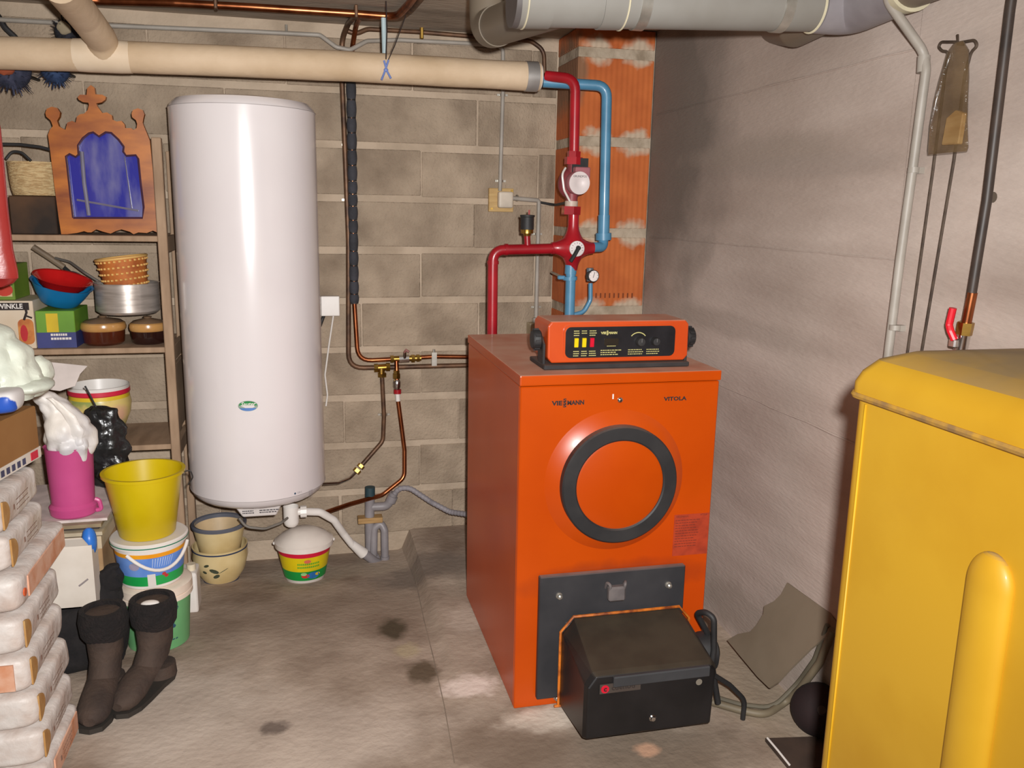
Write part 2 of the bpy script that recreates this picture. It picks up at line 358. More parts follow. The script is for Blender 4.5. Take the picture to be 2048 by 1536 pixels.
M_wpl = mat('white_plastic', (228, 222, 216), .38, c2=(218, 210, 203), ns=6)
M_black = mat('black_metal', (34, 33, 34), .5, c2=(52, 50, 50), ns=9, spec=.4)
M_rubber = mat('black_rubber', (30, 29, 30), .6, c2=(44, 42, 42), ns=12)
M_red = mat('red_pipe_paint', (166, 22, 34), .35, c2=(140, 14, 26), ns=8, coat=.3)
M_blue = mat('blue_pipe_paint', (84, 138, 170), .4, c2=(70, 120, 150), ns=8, coat=.2)
M_copper = mat('copper', (184, 112, 72), .32, metal=1, c2=(120, 66, 42), ns=14, lo=.35, hi=.7)
M_cuold = mat('tarnished_copper', (112, 82, 60), .5, metal=.5, c2=(74, 54, 42), ns=18)
M_brass = mat('brass', (196, 160, 84), .35, metal=1, c2=(150, 116, 52), ns=20)
M_chrome = mat('chrome', (214, 212, 210), .2, metal=1, c2=(190, 188, 186), ns=10)
M_grey = mat('grey_pvc', (142, 136, 138), .45, c2=(124, 118, 120), ns=8)
M_cond = mat('grey_conduit', (160, 152, 142), .5, c2=(140, 132, 122), ns=8)
M_foam = mat('black_foam', (58, 58, 64), .85, c2=(44, 44, 48), ns=14, bump=.3, bs=90)
M_orange = mat('orange_enamel', (190, 72, 5), .32, c2=(181, 66, 4), ns=3, coat=.08, spec=.35)
M_dark = mat('dark_print', (40, 28, 26), .7)
M_steel = mat('zinc_clip', (200, 196, 186), .35, metal=.8, c2=(170, 166, 156), ns=20)
# ================================================================== WATER HEATER
HY = 3.30
dl, dr = ray(358, 600), ray(641, 600); al, ar = math.atan2(dl.x, dl.y), math.atan2(dr.x, dr.y); am, ah = (al+ar)/2, (ar-al)/2
hd = HY/math.cos(am); HX = hd*math.sin(am); HR = hd*math.sin(ah)
hz1 = C(488, 207, HY-HR).z; hz0 = C(512, 1004, HY-HR).z
heater = thing('water_heater', 'tall white cylindrical water heater hung on the block wall', 'water heater', (HX, HY, hz0-.05))
MB().lathe([(HR, hz0), (HR, hz1)], (HX, HY, 0), n=96).build('body', M_white, heater)
MB().lathe([(HR-.001, hz1+.001), (HR-.006, hz1+.012), (HR-.022, hz1+.028), (HR*.6, hz1+.04), (0, hz1+.046)], (HX, HY, 0), n=96).build('top_cap', M_white, heater)
MB().lathe([(0, hz0-.05), (HR*.6, hz0-.048), (HR-.03, hz0-.036), (HR-.01, hz0-.02), (HR-.003, hz0-.002)], (HX, HY, 0), n=96).build('bottom_cap', M_white, heater)
mb = MB(); mb.lathe([(HR-.0015, hz1-.0012), (HR+.0012, hz1-.0012), (HR+.0012, hz1+.0006), (HR-.0015, hz1+.0006)], (HX, HY, 0), n=96); mb.build('seam_ring', mat('seam_grey', (176, 168, 166), .5), heater)
mb = MB(); mb.lathe([(HR-.0015, hz0-.0012), (HR+.001, hz0-.0012), (HR+.001, hz0+.0006), (HR-.0015, hz0+.0006)], (HX, HY, 0), n=96); mb.build('seam_ring', MATS['seam_grey'], heater)
for z in (hz1-.25, hz0+.25): MB().box(HX-.16, HX+.16, HY+HR-.03, D-.011, z-.03, z+.03).build('wall_bracket', M_steel, heater)
hang = lambda x, y: math.atan2(C(x, y, HY-HR).x-HX, HR)          # angle on the shell for a pixel near its front
def shell(x, y):                                                  # pixel -> angle, height on the shell
    d = ray(x, y); o = EYE-V((HX, HY, 0)); a = d.x**2+d.y**2; b = 2*(o.x*d.x+o.y*d.y); c = o.x**2+o.y**2-HR**2
    t = (-b-math.sqrt(max(0, b*b-4*a*c)))/(2*a); p = EYE+d*t; return math.atan2(p.x-HX, -(p.y-HY)), p.z
def ell(rx, ry, y0, a0, a1, n=20): return [(rx*math.cos(a0+(a1-a0)*k/n), y0+ry*math.sin(a0+(a1-a0)*k/n)) for k in range(n+1)]
ba, bz = shell(496, 812); hr = lambda z: HR
def patch(mbd, pts, c, rf, a0, off): return mbd.wrap(pts, [tuple(range(len(pts)))], c, rf, a0, off)
badge = patch(MB(), ell(.034, .019, bz, 0, 2*math.pi, 32)[:-1], (HX, HY), hr, ba, .001).build('badge', mat('badge_grey', (150, 168, 150), .4), heater)
patch(MB(), ell(.031, .016, bz+.001, .05, math.pi-.05), (HX, HY), hr, ba, .002).build('badge_green', mat('badge_green', (44, 150, 78), .4), badge)
patch(MB(), ell(.030, .015, bz-.003, math.pi+.3, 2*math.pi-.3), (HX, HY), hr, ba, .002).build('badge_blue', mat('badge_blue', (40, 110, 190), .4), badge)
v2, f2 = text2d('Sauter', .019, 'CENTER', .3, .0004); MB().wrap([(p[0], p[1]+bz+.007) for p in v2], f2, (HX, HY), hr, ba, .003).build('lettering', M_wpl, badge)
sa, sz_ = shell(590, 987)
mb = MB(); patch(mb, ell(.004, .004, sz_, 0, 6.28, 12)[:-1], (HX, HY), hr, sa, .001)
mb.build('indicator', mat('ind_blue', (60, 86, 110), .4), heater)
mb = MB(); v2, f2 = text2d('200 L', .010); mb.wrap([(p[0]+.02, p[1]+sz_) for p in v2], f2, (HX, HY), hr, sa, .001)
sb_, zb_ = shell(622, 985); 
for k in range(4): mb.wrap([(-.012+.006*k, zb_-.02), (-.0105+.006*k, zb_-.02), (-.0105+.006*k, zb_+.012), (-.012+.006*k, zb_+.012)], [(0, 1, 2, 3)], (HX, HY), hr, sb_, .001)
mb.build('rating_print', mat('print_grey', (150, 142, 144), .6), heater)
p = C(468, 1028, HY-.19); q = C(566, 1026, HY-.19)
M_cover = mat('cover_grey', (206, 198, 194), .5)
zc = hz0-.05
cov = MB().plate([(p.x, HY-.19, zc+.02), (q.x, HY-.19, zc+.02), (q.x-.025, HY-.185, zc-.03), (p.x+.03, HY-.185, zc-.03)], (0, .14, 0)).build('thermostat_cover', M_cover, heater, bevel=.004)
mb = MB(); mb.strokes((p.x+.03, HY-.191, zc-.006), X1, Z1, .045, 2, .008, .004); mb.strokes((p.x+.09, HY-.191, zc-.006), X1, Z1, .07, 2, .008, .004); mb.build('print', mat('print_dark', (70, 66, 70), .6), cov)
MB().tube([C(478, 1036, 3.15), C(492, 1054, 3.15), C(530, 1058, 3.16), C(562, 1046, 3.2), C(575, 1036, 3.25)], .005, bend=.05, n=10).build('mains_cable', mat('cable_grey', (120, 114, 106), .6), heater)
# white overflow siphon and its hose to the drain
SY = 3.32
sip = thing('overflow_siphon', 'white plastic overflow siphon under the heater with hose to grey drain', 'siphon', C(583, 1058, SY))
a, b = C(583, 1052, SY), C(583, 1012, SY)
MB().lathe([(0, a.z), (.018, a.z), (.027, a.z+.008), (.03, a.z+.02), (.03, b.z)], (a.x, SY, 0), n=28).build('cup', M_wpl, sip)
e = C(607, 1023, SY)
MB().cyl((a.x, SY, e.z), (e.x, SY, e.z), .014).build('outlet', M_wpl, sip)
MB().cyl((e.x-.012, SY, e.z), (e.x+.012, SY, e.z), .024, n=10).build('nut', M_wpl, sip)
hp = [(e.x, SY, e.z), C(640, 1024, SY+.02), C(668, 1040, SY+.05), C(686, 1066, SY+.09), C(704, 1089, SY+.11)]
MB().tube(hp, .0155, bend=.05, n=16).build('hose', M_wpl, sip)
MB().cyl(C(702, 1086, SY+.11), C(727, 1107, SY+.13), .016, .024).build('adapter', M_wpl, sip)
# ================================================================== BOILER
BX0, BX1, BY0, BY1, BZ = .55, 1.13, 2.15, 2.90, .953
boiler = thing('boiler', 'large orange floor standing oil boiler with black ring door', 'boiler', ((BX0+BX1)/2, (BY0+BY1)/2, 0))
M_lid = dusty(mat('orange_lid', (190, 72, 5), .32, c2=(181, 66, 4), ns=3, coat=.08, spec=.35), (208, 160, 136), .95, .5, .95)
MB().box(BX0, BX0+.012, BY0+.012, BY1, .0, BZ).build('side_panel', M_orange, boiler, bevel=.003)
MB().box(BX1-.012, BX1, BY0+.012, BY1, .0, BZ).build('side_panel', M_orange, boiler, bevel=.003)
MB().box(BX0+.012, BX1-.012, BY1-.012, BY1, .0, BZ).build('back_panel', M_orange, boiler)
fp = MB().box(BX0, BX1, BY0, BY0+.012, .0, BZ).build('front_panel', M_orange, boiler, bevel=.003)
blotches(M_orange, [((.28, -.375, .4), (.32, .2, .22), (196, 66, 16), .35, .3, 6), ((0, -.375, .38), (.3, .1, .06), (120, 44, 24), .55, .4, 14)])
MB().box(BX0-.003, BX1+.003, BY0-.004, BY1+.002, BZ+.002, .984).build('lid', M_lid, boiler, bevel=.004, seg=2)
rc = V((.8285, BY0, C(1240, 968, 2.1).z-.006))
Rf = Matrix((X1, Z1, -Y1)).transposed()                     # local z points out of the front
MB().lathe([(.205, 0), (.2, .003), (.168, .022), (.16, .024), (.158, .0)], rc, Rf, n=72).build('door_dish', M_orange, boiler)
M_ring = dusty(mat('ring_black', (36, 35, 36), .55, c2=(48, 46, 46), ns=10), (150, 116, 100), .8, .55, 1)
MB().lathe([(.168, .020), (.168, .044), (.164, .048), (.131, .048), (.127, .045), (.127, .040)], rc, Rf, n=72).build('ring', M_ring, boiler)
MB().lathe([(.1285, .041), (.12, .044), (0, .046)], rc, Rf, n=72).build('door_disc', M_orange, boiler)
def ftext(s, px, size, sx=1, bold=0, Y=BY0, al='CENTER', shear=0):
    p = C(px[0], px[1], Y); return MB().text(s, size, (p.x, Y, p.z), X1, Z1, al, sx, shear, .0012, bold)
def fit(mb, st, x0, x1, z, h, Y, bold=0):
    vs, fs = text2d(st, h*1.4, 'LEFT', 0, bold); a = min(p[0] for p in vs); b = max(p[0] for p in vs); lo = min(p[1] for p in vs); hi = max(p[1] for p in vs)
    return mb.add([V((x0+(p[0]-a)/(b-a)*(x1-x0), Y, z+((p[1]-lo)/(hi-lo)-.5)*h)) for p in vs], fs)
def viess(mb, x0, x1, z, h, Y, bold):
    w_ = x1-x0; fit(mb, 'VIE', x0, x0+.33*w_, z, h, Y, bold); fit(mb, 'MANN', x0+.48*w_, x1, z, h, Y, bold)
    for k in (-1, 0, 1): fit(mb, 'S', x0+.35*w_, x0+.46*w_, z+k*h*.62, h*.66, Y, bold*.6)
    return mb
a, b = C(1103, 807, BY0), C(1168, 804, BY0); viess(MB(), a.x, b.x, (a.z+b.z)/2, .013, BY0-.0012, .0008).build('lettering', M_dark, boiler)
a, b = C(1327, 798, BY0), C(1373, 796, BY0); fit(MB(), 'VITOLA', a.x, b.x, (a.z+b.z)/2, .012, BY0-.0012, .0007).build('lettering', M_dark, boiler)
p = C(1240, 800, BY0); MB().lathe([(.0075, 0), (.0075, .003), (.004, .006), (0, .0065)], (p.x, BY0, p.z), Rf, n=16).build('screw', M_chrome, boiler)
p = C(1226, 793, BY0); MB().obox((p.x, BY0-.0006, p.z), (.004, .001, .014)).build('paint_chip', M_wpl, boiler)
# burner mounting plate, bolts, sight latch
M_plate = dusty(mat('plate_black', (38, 38, 41), .6, c2=(58, 56, 58), ns=8, lo=.35, hi=.8), (150, 120, 110), .85, .6, 1)
pl = MB().box(.612, 1.052, BY0-.022, BY0-.002, .034, .412).build('burner_plate', M_plate, boiler, bevel=.003)
for x, y in ((1118, 1191), (1336, 1169), (1117, 1402)):
    p = C(x, y, BY0-.022); yy = BY0-.022 if y < 1300 else BY0
    MB().lathe([(.010, 0), (.010, .004), (.007, .008), (.007, .014), (.003, .017), (0, .017)], (p.x, yy, p.z), Rf, n=12).build('bolt', M_steel, pl)
p = C(1229, 1180, BY0-.03); M_iron = mat('latch_iron', (112, 104, 102), .6, c2=(86, 80, 80), ns=16)
lt = MB().obox((p.x, BY0-.045, p.z-.002), (.05, .024, .044)).build('sight_latch', M_iron, pl, bevel=.005)
for s in (-1, 1): MB().tube([(p.x+s*.026, BY0-.026, p.z+.008), (p.x+s*.028, BY0-.04, p.z+.03), (p.x+s*.022, BY0-.055, p.z+.028), (p.x+s*.021, BY0-.05, p.z+.01)], .0045, bend=.01, n=8).build('latch_ear', M_iron, lt)
a, b = C(1349, 1030, BY0), C(1416, 1108, BY0)
rl = MB().box(a.x, BX1-.004, BY0-.0012, BY0+.001, b.z+.003, a.z).build('rating_label', mat('label_rust', (172, 58, 26), .6, c2=(150, 48, 22), ns=30), boiler)
mb = MB(); mb.text('VIESSMANN', .009, (a.x+.024, BY0-.001, a.z-.006), X1, Z1, 'CENTER', .8); mb.text('VITOLA', .008, (BX1-.022, BY0-.001, a.z-.004), X1, Z1, 'CENTER', .8)
mb.strokes((a.x+.004, BY0-.001, a.z-.018), X1, Z1, .07, 11, .008, .0016); mb.build('print', mat('print_brown', (96, 34, 20), .7), rl)
# ------------------------------------------------------------------ control panel on the boiler
PY0, PY1 = 2.215, 2.36
pz0, pz1 = .999, C(1230, 642, PY0).z
px0, px1 = C(1096, 690, PY0).x, C(1377, 680, PY0).x
panel = thing('control_panel', 'orange control panel with black fascia and coloured switches on the boiler', 'control panel', ((px0+px1)/2, PY0+.07, .985))
M_pan = dusty(mat('panel_orange', (198, 74, 22), .35, c2=(188, 66, 18), ns=5, coat=.2), (208, 164, 140), .9, .6, .95)
zm = pz0+.018
mb = MB(); fr = [(px0, PY0+.0, zm), (px0+.012, PY0, pz0+.004), (px1-.012, PY0, pz0+.004), (px1, PY0, zm), (px1, PY0+.003, pz1-.012), (px1-.01, PY0+.004, pz1), (px0+.01, PY0+.004, pz1), (px0, PY0+.003, pz1-.012)]
mb.plate(fr, (0, PY1-PY0, 0)); mb.build('housing', M_pan, panel, bevel=.005, seg=3)
M_brk = dusty(mat('bracket_black', (34, 32, 33), .6, c2=(48, 45, 45), ns=14), (128, 100, 88), .6, .6, 1)
MB().box(px0-.012, px1+.004, PY0-.006, PY1, .9855, pz0).build('base_strip', M_brk, panel, bevel=.002)
zk = (pz0+pz1)/2+.005
for s, x in ((-1, px0), (1, px1)):
    MB().prism([(0, 0), (.05, 0), (.06, zk-pz0+.01), (.03, zk-pz0+.02), (.0, zk-pz0)], (x+s*.008+(.004 if s < 0 else -.004), PY0+.015, pz0-.01), Y1, Z1, -.006, .002).build('bracket_arm', M_brk, panel, bevel=.002)
    mb = MB(); R = frame((s, 0, 0)); c = (x+s*.006, PY0+.045, zk)
    mb.lathe([(0, .004), (.024, .004), (.028, .008), (.028, .022), (.024, .028), (0, .03)], c, R, n=24)
    for k in range(12):
        a = k*math.pi/6; mb.obox(V(c)+V((s*.016, .028*math.cos(a), .028*math.sin(a))), (.014, .006, .006), Matrix.Rotation(a, 3, 'X'))
    mb.build('clamp_knob', M_rubber, panel)
M_fas = mat('fascia_black', (24, 24, 27), .35, c2=(34, 33, 36), ns=14, coat=.2)
def pf(x, y): p = C(x, y, PY0-.003); return V((p.x, PY0-.003, p.z))
fx0, fx1 = pf(1131, 690).x, pf(1350, 680).x; fz0, fz1 = pf(1240, 714).z, pf(1240, 653).z
def rrect(x0, x1, z0, z1, r, n=6):
    o = []
    for cx, cz, a in ((x1-r, z1-r, 0), (x0+r, z1-r, 90), (x0+r, z0+r, 180), (x1-r, z0+r, 270)):
        for k in range(n+1): t = math.radians(a+90*k/n); o.append((cx+r*math.cos(t), cz+r*math.sin(t)))
    return o
MB().plate([(a, PY0-.001, b) for a, b in rrect(fx0-.006, fx1+.006, fz0-.006, fz1+.006, .02)], (0, .006, 0)).build('fascia_rim', M_pan, panel)
fas = MB().plate([(a, PY0-.003, b) for a, b in rrect(fx0, fx1, fz0, fz1, .016)], (0, .006, 0)).build('fascia', M_fas, panel)
FWd = fx1-fx0; FH = fz1-fz0
def fpos(u, v): return V((fx0+FWd*u, PY0-.0032, fz0+FH*v))
M_y = mat('switch_yellow', (236, 204, 20), .35); M_r = mat('switch_red', (206, 20, 48), .35)
for u, m in ((.095, M_y), (.165, M_y), (.235, M_r)):
    p = fpos(u, .5); MB().obox(p, (FWd*.036, .008, FH*.3), Matrix.Rotation(.08, 3, 'X')).build('rocker_switch', m, panel, bevel=.001)
M_let = mat('fascia_print', (196, 188, 120), .6)
mb = MB(); p = fpos(.385, .80); viess(mb, p.x-.024, p.x+.024, p.z, .0068, PY0-.0042, .0004)
for u, v, wd, n in ((.07, .86, .05, 3), (.14, .86, .05, 2), (.21, .86, .06, 3), (.07, .2, .055, 3), (.14, .2, .05, 3), (.21, .2, .06, 3), (.315, .22, .17, 3), (.565, .22, .15, 3), (.735, .22, .12, 3)):
    mb.strokes(fpos(u, v), X1, Z1, wd*FWd, n, FH*.07, FH*.028)
mb.strokes(fpos(.37, .48), X1, Z1, .08*FWd, 3, FH*.06, FH*.03)
c = fpos(.655, .48)
for k in range(16):
    a0 = math.radians(40+100*k/16); a1 = math.radians(40+100*(k+1)/16); r0, r1 = .026, .0285
    mb.add([c+V((r*math.cos(a), -.001, r*math.sin(a))) for r, a in ((r0, a0), (r1, a0), (r1, a1), (r0, a1))], [(0, 1, 2, 3)])
mb.build('printing', M_let, panel)
for u, r in ((.67, .0135), (.81, .0125)):
    p = fpos(u, .5); k_ = MB().lathe([(r, 0), (r*.92, .012), (r*.8, .016), (0, .017)], p, Rf, n=24).build('dial_knob', M_rubber, panel)
    MB().obox(p+V((0, -.017, r*.35)), (.0018, .0012, r*.8)).build('pointer', mat('pointer_grey', (110, 108, 108), .5), k_)
MB().plate([(a, PY0-.0045, b) for a, b in rrect(*(fpos(.345, 0).x, fpos(.475, 0).x), fpos(0, .38).z, fpos(0, .62).z, .003, 3)], (0, .002, 0)).build('display_window', mat('window_dark', (44, 40, 34), .2, coat=.5), panel)
# ------------------------------------------------------------------ oil burner
bur = thing('oil_burner', 'black oil burner hood mounted low on the boiler front', 'burner', (.86, 1.99, .0))
M_hood = dusty(mat('hood_black', (20, 19, 20), .4, c2=(28, 26, 27), ns=10), (70, 59, 42), .7, .5, .95)
BK = [(.676, .02), (.676, .245), (.712, .288), (1.028, .288), (1.06, .25), (1.06, .02)]
FT = [(.668, .066), (.668, .222), (.690, .254), (1.022, .251), (1.036, .235), (1.03, .066)]
yb, yf = BY0-.035, 1.868
mb = MB(); A = [V((x, yb, z)) for x, z in BK]; B = [V((x, yf+.018, z)) for x, z in FT]
cx_, cz_ = .85, .16; Cc = [V((cx_+(x-cx_)*.965, yf, cz_+(z-cz_)*.93)) for x, z in FT]; n = 6
mb.add(A+B+Cc, [tuple(range(n)), tuple(range(2*n, 3*n))]+[(i, (i+1) % n, n+(i+1) % n, n+i) for i in range(n)]+[(n+i, n+(i+1) % n, 2*n+(i+1) % n, 2*n+i) for i in range(n)])
hood = mb.build('hood', M_hood, bur, bevel=.006, seg=3)
mb = MB(); mb.tube([V((cx_+(x-cx_)*1.02, yb-.002, z+(.004 if z > .1 else -.004))) for x, z in BK]+[V((.66, yb-.002, .018))], .0042, n=8); mb.build('gasket_rim', mat('rim_orange', (206, 112, 30), .5, c2=(120, 56, 20), ns=30), bur)
MB().prism([(-.12, 0), (.15, 0), (.15, .03), (-.12, .03)], (.86, yf+.006, .216), X1, Z1, 0, .014).build('grip_ledge', mat('ledge_grey', (58, 58, 60), .6), bur, bevel=.003)
p = C(1240, 1372, yf); bd = MB().obox((p.x, yf-.0015, p.z-.002), (.112, .003, .026)).build('maker_plate', mat('plate_bronze', (92, 82, 76), .4, metal=.4), bur)
MB().lathe([(.011, 0), (.011, .0015), (0, .0015)], (p.x-.042, yf-.003, p.z-.002), Rf, n=20).build('red_emblem', M_r, bd)
mb = MB(); mb.text('c', .02, (p.x-.042, yf-.0045, p.z-.001), X1, Z1, bold=.0008); mb.text('cuenod', .02, (p.x+.008, yf-.003, p.z-.001), X1, Z1, 'CENTER', 1.1); mb.build('lettering', M_dark, bd)
p = C(1305, 1442, yf); MB().lathe([(.011, -.004), (.011, .003), (.007, .006), (.006, .010), (0, .011)], (p.x, yf+.004, p.z+.008), Rf, n=12).build('hood_screw', M_chrome, bur)
p = C(1398, 1364, yf); MB().lathe([(.0, .0005), (.009, .0005), (.009, -.001)], (p.x, yf, p.z), Rf, n=16).build('sight_hole', mat('sight_grey', (120, 112, 100), .6), bur)
MB().lathe([(0, 0), (.05, 0), (.055, .02), (.055, .05), (.03, .065), (0, .065)], (1.052, 2.04, .185), frame((1, 0, 0)), n=24).build('motor_cap', M_rubber, bur)
MB().cyl((.86, BY0-.024, .16), (.86, yb-.001, .16), .08, n=24).build('flange', M_iron, bur)
MB().obox((.86, yb+.006, .16), (.34, .012, .22)).build('burner_chassis', M_iron, bur)
hs = [V((1.112, 2.04, .20)), C(1393, 1226, 2.03), C(1412, 1224, 1.99), C(1428, 1236, 1.97), C(1428, 1300, 1.97), C(1424, 1330, 1.97), V((1.10, 1.97, .06))]
MB().tube(hs, .0085, bend=.025, n=12).build('oil_hose', M_rubber, bur)
MB().tube([C(1428, 1350, 1.95), C(1460, 1370, 1.95), C(1490, 1400, 1.95), V((1.17, 1.95, .012))], .007, bend=.05, n=10).build('power_cable', M_rubber, bur)
# ================================================================== INSULATED PIPE UNDER THE CEILING
IY = 3.12
M_ins = mat('insulation_jacket', (208, 184, 155), .7, c2=(186, 160, 128), ns=6, lo=.3, hi=.75, bump=.2, bs=30)
M_insb = mat('jacket_patch', (216, 196, 170), .6, c2=(206, 183, 154), ns=9)
ip = [C(x, y, IY) for x, y in ((-260, 96), (0, 106), (200, 112), (450, 122), (700, 133), (950, 147), (1078, 154))]
insul = thing('insulated_pipe', 'thick cream insulated pipe running below the ceiling along the wall', 'pipe', (-.1, IY, 1.83))
mb = MB(); dense = [ip[i].lerp(ip[i+1], k/8) for i in range(len(ip)-1) for k in range(8)]+[ip[-1]]
mb.tube(dense, .05, n=28, radii=[.0495+.0018*noise.noise(V((p.x*7, 0, 3))) for p in dense]); mb.build('jacket', M_ins, insul)
ax = (ip[-1]-ip[-2]).normalized()
MB().cyl(ip[-1]-ax*.052, ip[-1]-ax*.008, .0522, n=32).build('end_band', mat('band_steel', (176, 172, 168), .4, metal=.45, c2=(150, 146, 142), ns=9), insul)
MB().cyl(ip[-1]-ax*.008, ip[-1]+ax*.004, .048, .045, n=32).build('end_cap', M_wpl, insul)
jb = C(212, 113, IY); up_ = [jb, C(203, 78, IY-.045), C(168, 32, IY-.22), C(118, -30, IY-.5)]
MB().tube(up_, .047, n=24, bend=.08).build('branch_jacket', M_ins, insul)
mb = MB(); mb.tube([C(150, 110, IY), C(175, 111, IY), C(212, 112, IY), C(240, 114, IY), C(262, 115, IY)], .05, n=28, radii=[.0498, .0515, .0522, .0512, .0498]); mb.build('joint_wrap', M_insb, insul)
# pipe hanger: plastic sleeve, wire, blue clip
hg = thing('pipe_hanger', 'pale sleeve and twisted wire with blue clip holding the insulated pipe', 'hanger', C(771, 150, IY-.055))
MB().tube([C(767, 36, IY), C(769, 108, IY)], .0085, n=12).build('sleeve', mat('sleeve_pale', (168, 186, 190), .5), hg)
MB().tube([C(772, 2, IY-.01), C(774, 60, IY-.02), C(772, 118, IY-.055)], .0022, n=6).build('wire', M_dark, hg)
MB().tube([C(812, 30, IY), C(790, 90, IY-.03), C(773, 128, IY-.056)], .0016, n=6).build('wire', M_dark, hg)
mb = MB(); o_ = IY-.058
mb.tube([C(763, 160, o_), C(770, 142, o_), C(777, 120, o_)], .0035, n=8); mb.tube([C(782, 157, o_), C(774, 142, o_), C(768, 121, o_)], .0035, n=8); mb.ball(C(772, 140, o_), (.008, .005, .006), 10, 8); mb.build('clip', mat('clip_blue', (110, 130, 190), .5), hg)
# ================================================================== RED / BLUE HEATING CIRCUIT
RY = 3.06
def nut(mb, c, d, r, h): return mb.cyl(V(c)-V(d)*h/2, V(c)+V(d)*h/2, r, n=6)
pr = .019
flow = thing('red_flow_pipe', 'red painted flow pipe rising behind the boiler to the mixing valve', 'pipe', C(984, 660, RY))
MB().tube([C(984, 700, RY), C(986, 500, RY), C(1112, 497, RY)], pr, bend=.045, n=18).build('pipe', M_red, flow)
MB().tube([C(1055, 495, RY), C(1054, 470, RY)], .012, n=14).build('branch', M_red, flow)
for p in ((986, 525), (1012, 499), (1106, 497)): 
    d = (C(986, 600, RY)-C(986, 525, RY)).normalized() if p[1] > 510 else X1
    c = C(*p, RY); MB().cyl(c-d*.006, c+d*.006, pr+.0025, n=18).build('weld_bead', M_red, flow)
vent = thing('air_vent', 'black and brass automatic air vent standing on the red flow pipe', 'air vent', C(1054, 470, RY))
c = C(1054, 470, RY); t = C(1054, 430, RY).z
MB().lathe([(.012, c.z-.004), (.014, c.z+.004), (.023, c.z+.006), (.023, c.z+.02), (.022, c.z+.022)], (c.x, RY, 0), n=20).build('brass_base', M_brass, vent)
MB().lathe([(.0245, c.z+.02), (.0245, t-.008), (.027, t-.006), (.027, t), (0, t+.002)], (c.x, RY, 0), n=24).build('cap', M_rubber, vent)
MB().cyl((c.x+.006, RY, t), (c.x+.006, RY, t+.018), .003, n=8).build('bleed_pin', M_red, vent)
# mixing valve
mv = C(1145, 496, RY)
valve = thing('mixing_valve', 'red four way mixing valve with white dial and black lever', 'valve', mv-V((0, 0, .06)))
mb = MB(); mb.ball(mv, (.05, .042, .05), 28, 16)
for d, L_ in ((X1, .082), (-X1, .082), (Z1, .13), (-Z1, .082)):
    mb.lathe([(.05, .012), (.046, .022), (.037, .036), (.029, .05), (.0235, .064), (.0205, min(.08, L_-.001)), (.0205, L_), (0, L_)], mv, frame(d), n=22)
mb.build('body', M_red, valve)
MB().lathe([(.026, .04), (.0285, .05), (.0285, .056), (.026, .058), (0, .058)], mv, Rf, n=28).build('dial', mat('dial_white', (226, 216, 214), .4), valve)
mb = MB()
for k in range(9): a = math.radians(200-k*27); mb.obox(mv+V((.021*math.cos(a), -.0586, .021*math.sin(a))), (.004, .001, .0015), Matrix.Rotation(-a, 3, 'Y'))
mb.build('dial_marks', M_dark, valve)
mb = MB(); mb.lathe([(.009, .057), (.008, .068), (0, .068)], mv+V((.003, 0, .003)), Rf, n=12); a = mv+V((.004, -.067, .008)); b = C(1141, 523, RY-.075); mb.tube([a, a.lerp(b, .5)+V((0, -.004, 0)), b], .0075, n=8); mb.build('lever', M_rubber, valve)
# pump
pc = C(1147, 366, RY)
pump = thing('circulation_pump', 'mauve red circulation pump with silver motor face on the red riser', 'pump', C(1142, 430, RY))
d = (C(1147, 320, RY)-C(1141, 440, RY)).normalized()
n0, n1 = C(1147, 322, RY), C(1142, 421, RY)
M_pump = mat('pump_red', (140, 60, 66), .5, c2=(112, 44, 48), ns=14); M_mauve = mat('pump_mauve', (160, 98, 104), .5, c2=(142, 84, 90), ns=8)
mb = MB(); nut(mb, n0, d, .034, .026); mb.cyl(n0+d*.012, n0+d*.034, .025, n=6); mb.build('union_nut', M_red, pump)
mb = MB(); nut(mb, n1, d, .036, .03); mb.build('union_nut', M_red, pump)
mb = MB(); mb.cyl(n1+d*.012, n0-d*.01, .022, n=20); mb.ball(pc+V((-.006, .01, -.002)), (.05, .04, .056), 24, 14); mb.build('volute', M_pump, pump)
MB().cyl(n1+d*.014, n1+d*.034, .024, n=20).build('flange_ring', mat('ring_cream', (196, 176, 160), .5), pump)
fdir = V((.12, -.99, -.02)).normalized(); R = frame(fdir); fc = C(1158, 366, RY-.05)
MB().lathe([(.034, -.055), (.041, -.03), (.042, 0), (.040, .004)], fc, R, n=28).build('motor', M_mauve, pump)
M_sil = mat('pump_silver', (226, 214, 212), .5, metal=.1, c2=(200, 190, 188), ns=3)
mf = MB().lathe([(.0405, .001), (.0405, .006), (.016, .0055), (.013, .0035), (0, .0035)], fc, R, n=32).build('motor_face', M_sil, pump)
ru, rv = R @ V((1, 0, 0)), R @ V((0, 1, 0))
if ru.x < 0: ru, rv = -ru, -rv
tp = fc+fdir*.0065+Z1*.023
mb = MB(); mb.text('GRUNDFOS', .0105, tp, V((.993, .12, 0)), Z1, 'CENTER', .95, 0, .0015); mb.build('lettering', M_dark, mf)
MB().obox(fc+V((.012, .03, .034)), (.058, .046, .056), R).build('terminal_box', M_mauve, pump, bevel=.003)
MB().obox(fc+V((.012, .03, .064)), (.062, .05, .005), R).build('box_lid', M_rubber, pump)
MB().tube([C(1131, 336, RY-.03), C(1124, 348, RY-.05), C(1128, 380, RY-.05), C(1140, 403, RY-.03)], .004, bend=.03, n=8).build('cable', M_wpl, pump)
# red riser above the pump
ris = thing('red_riser_pipe', 'red riser pipe from the pump up into the insulated pipe', 'pipe', C(1148, 318, RY))
MB().tube([C(1148, 312, RY), C(1151, 158, RY), C(1092, 152, IY)], pr*.98, bend=.05, n=18).build('pipe', M_red, ris)
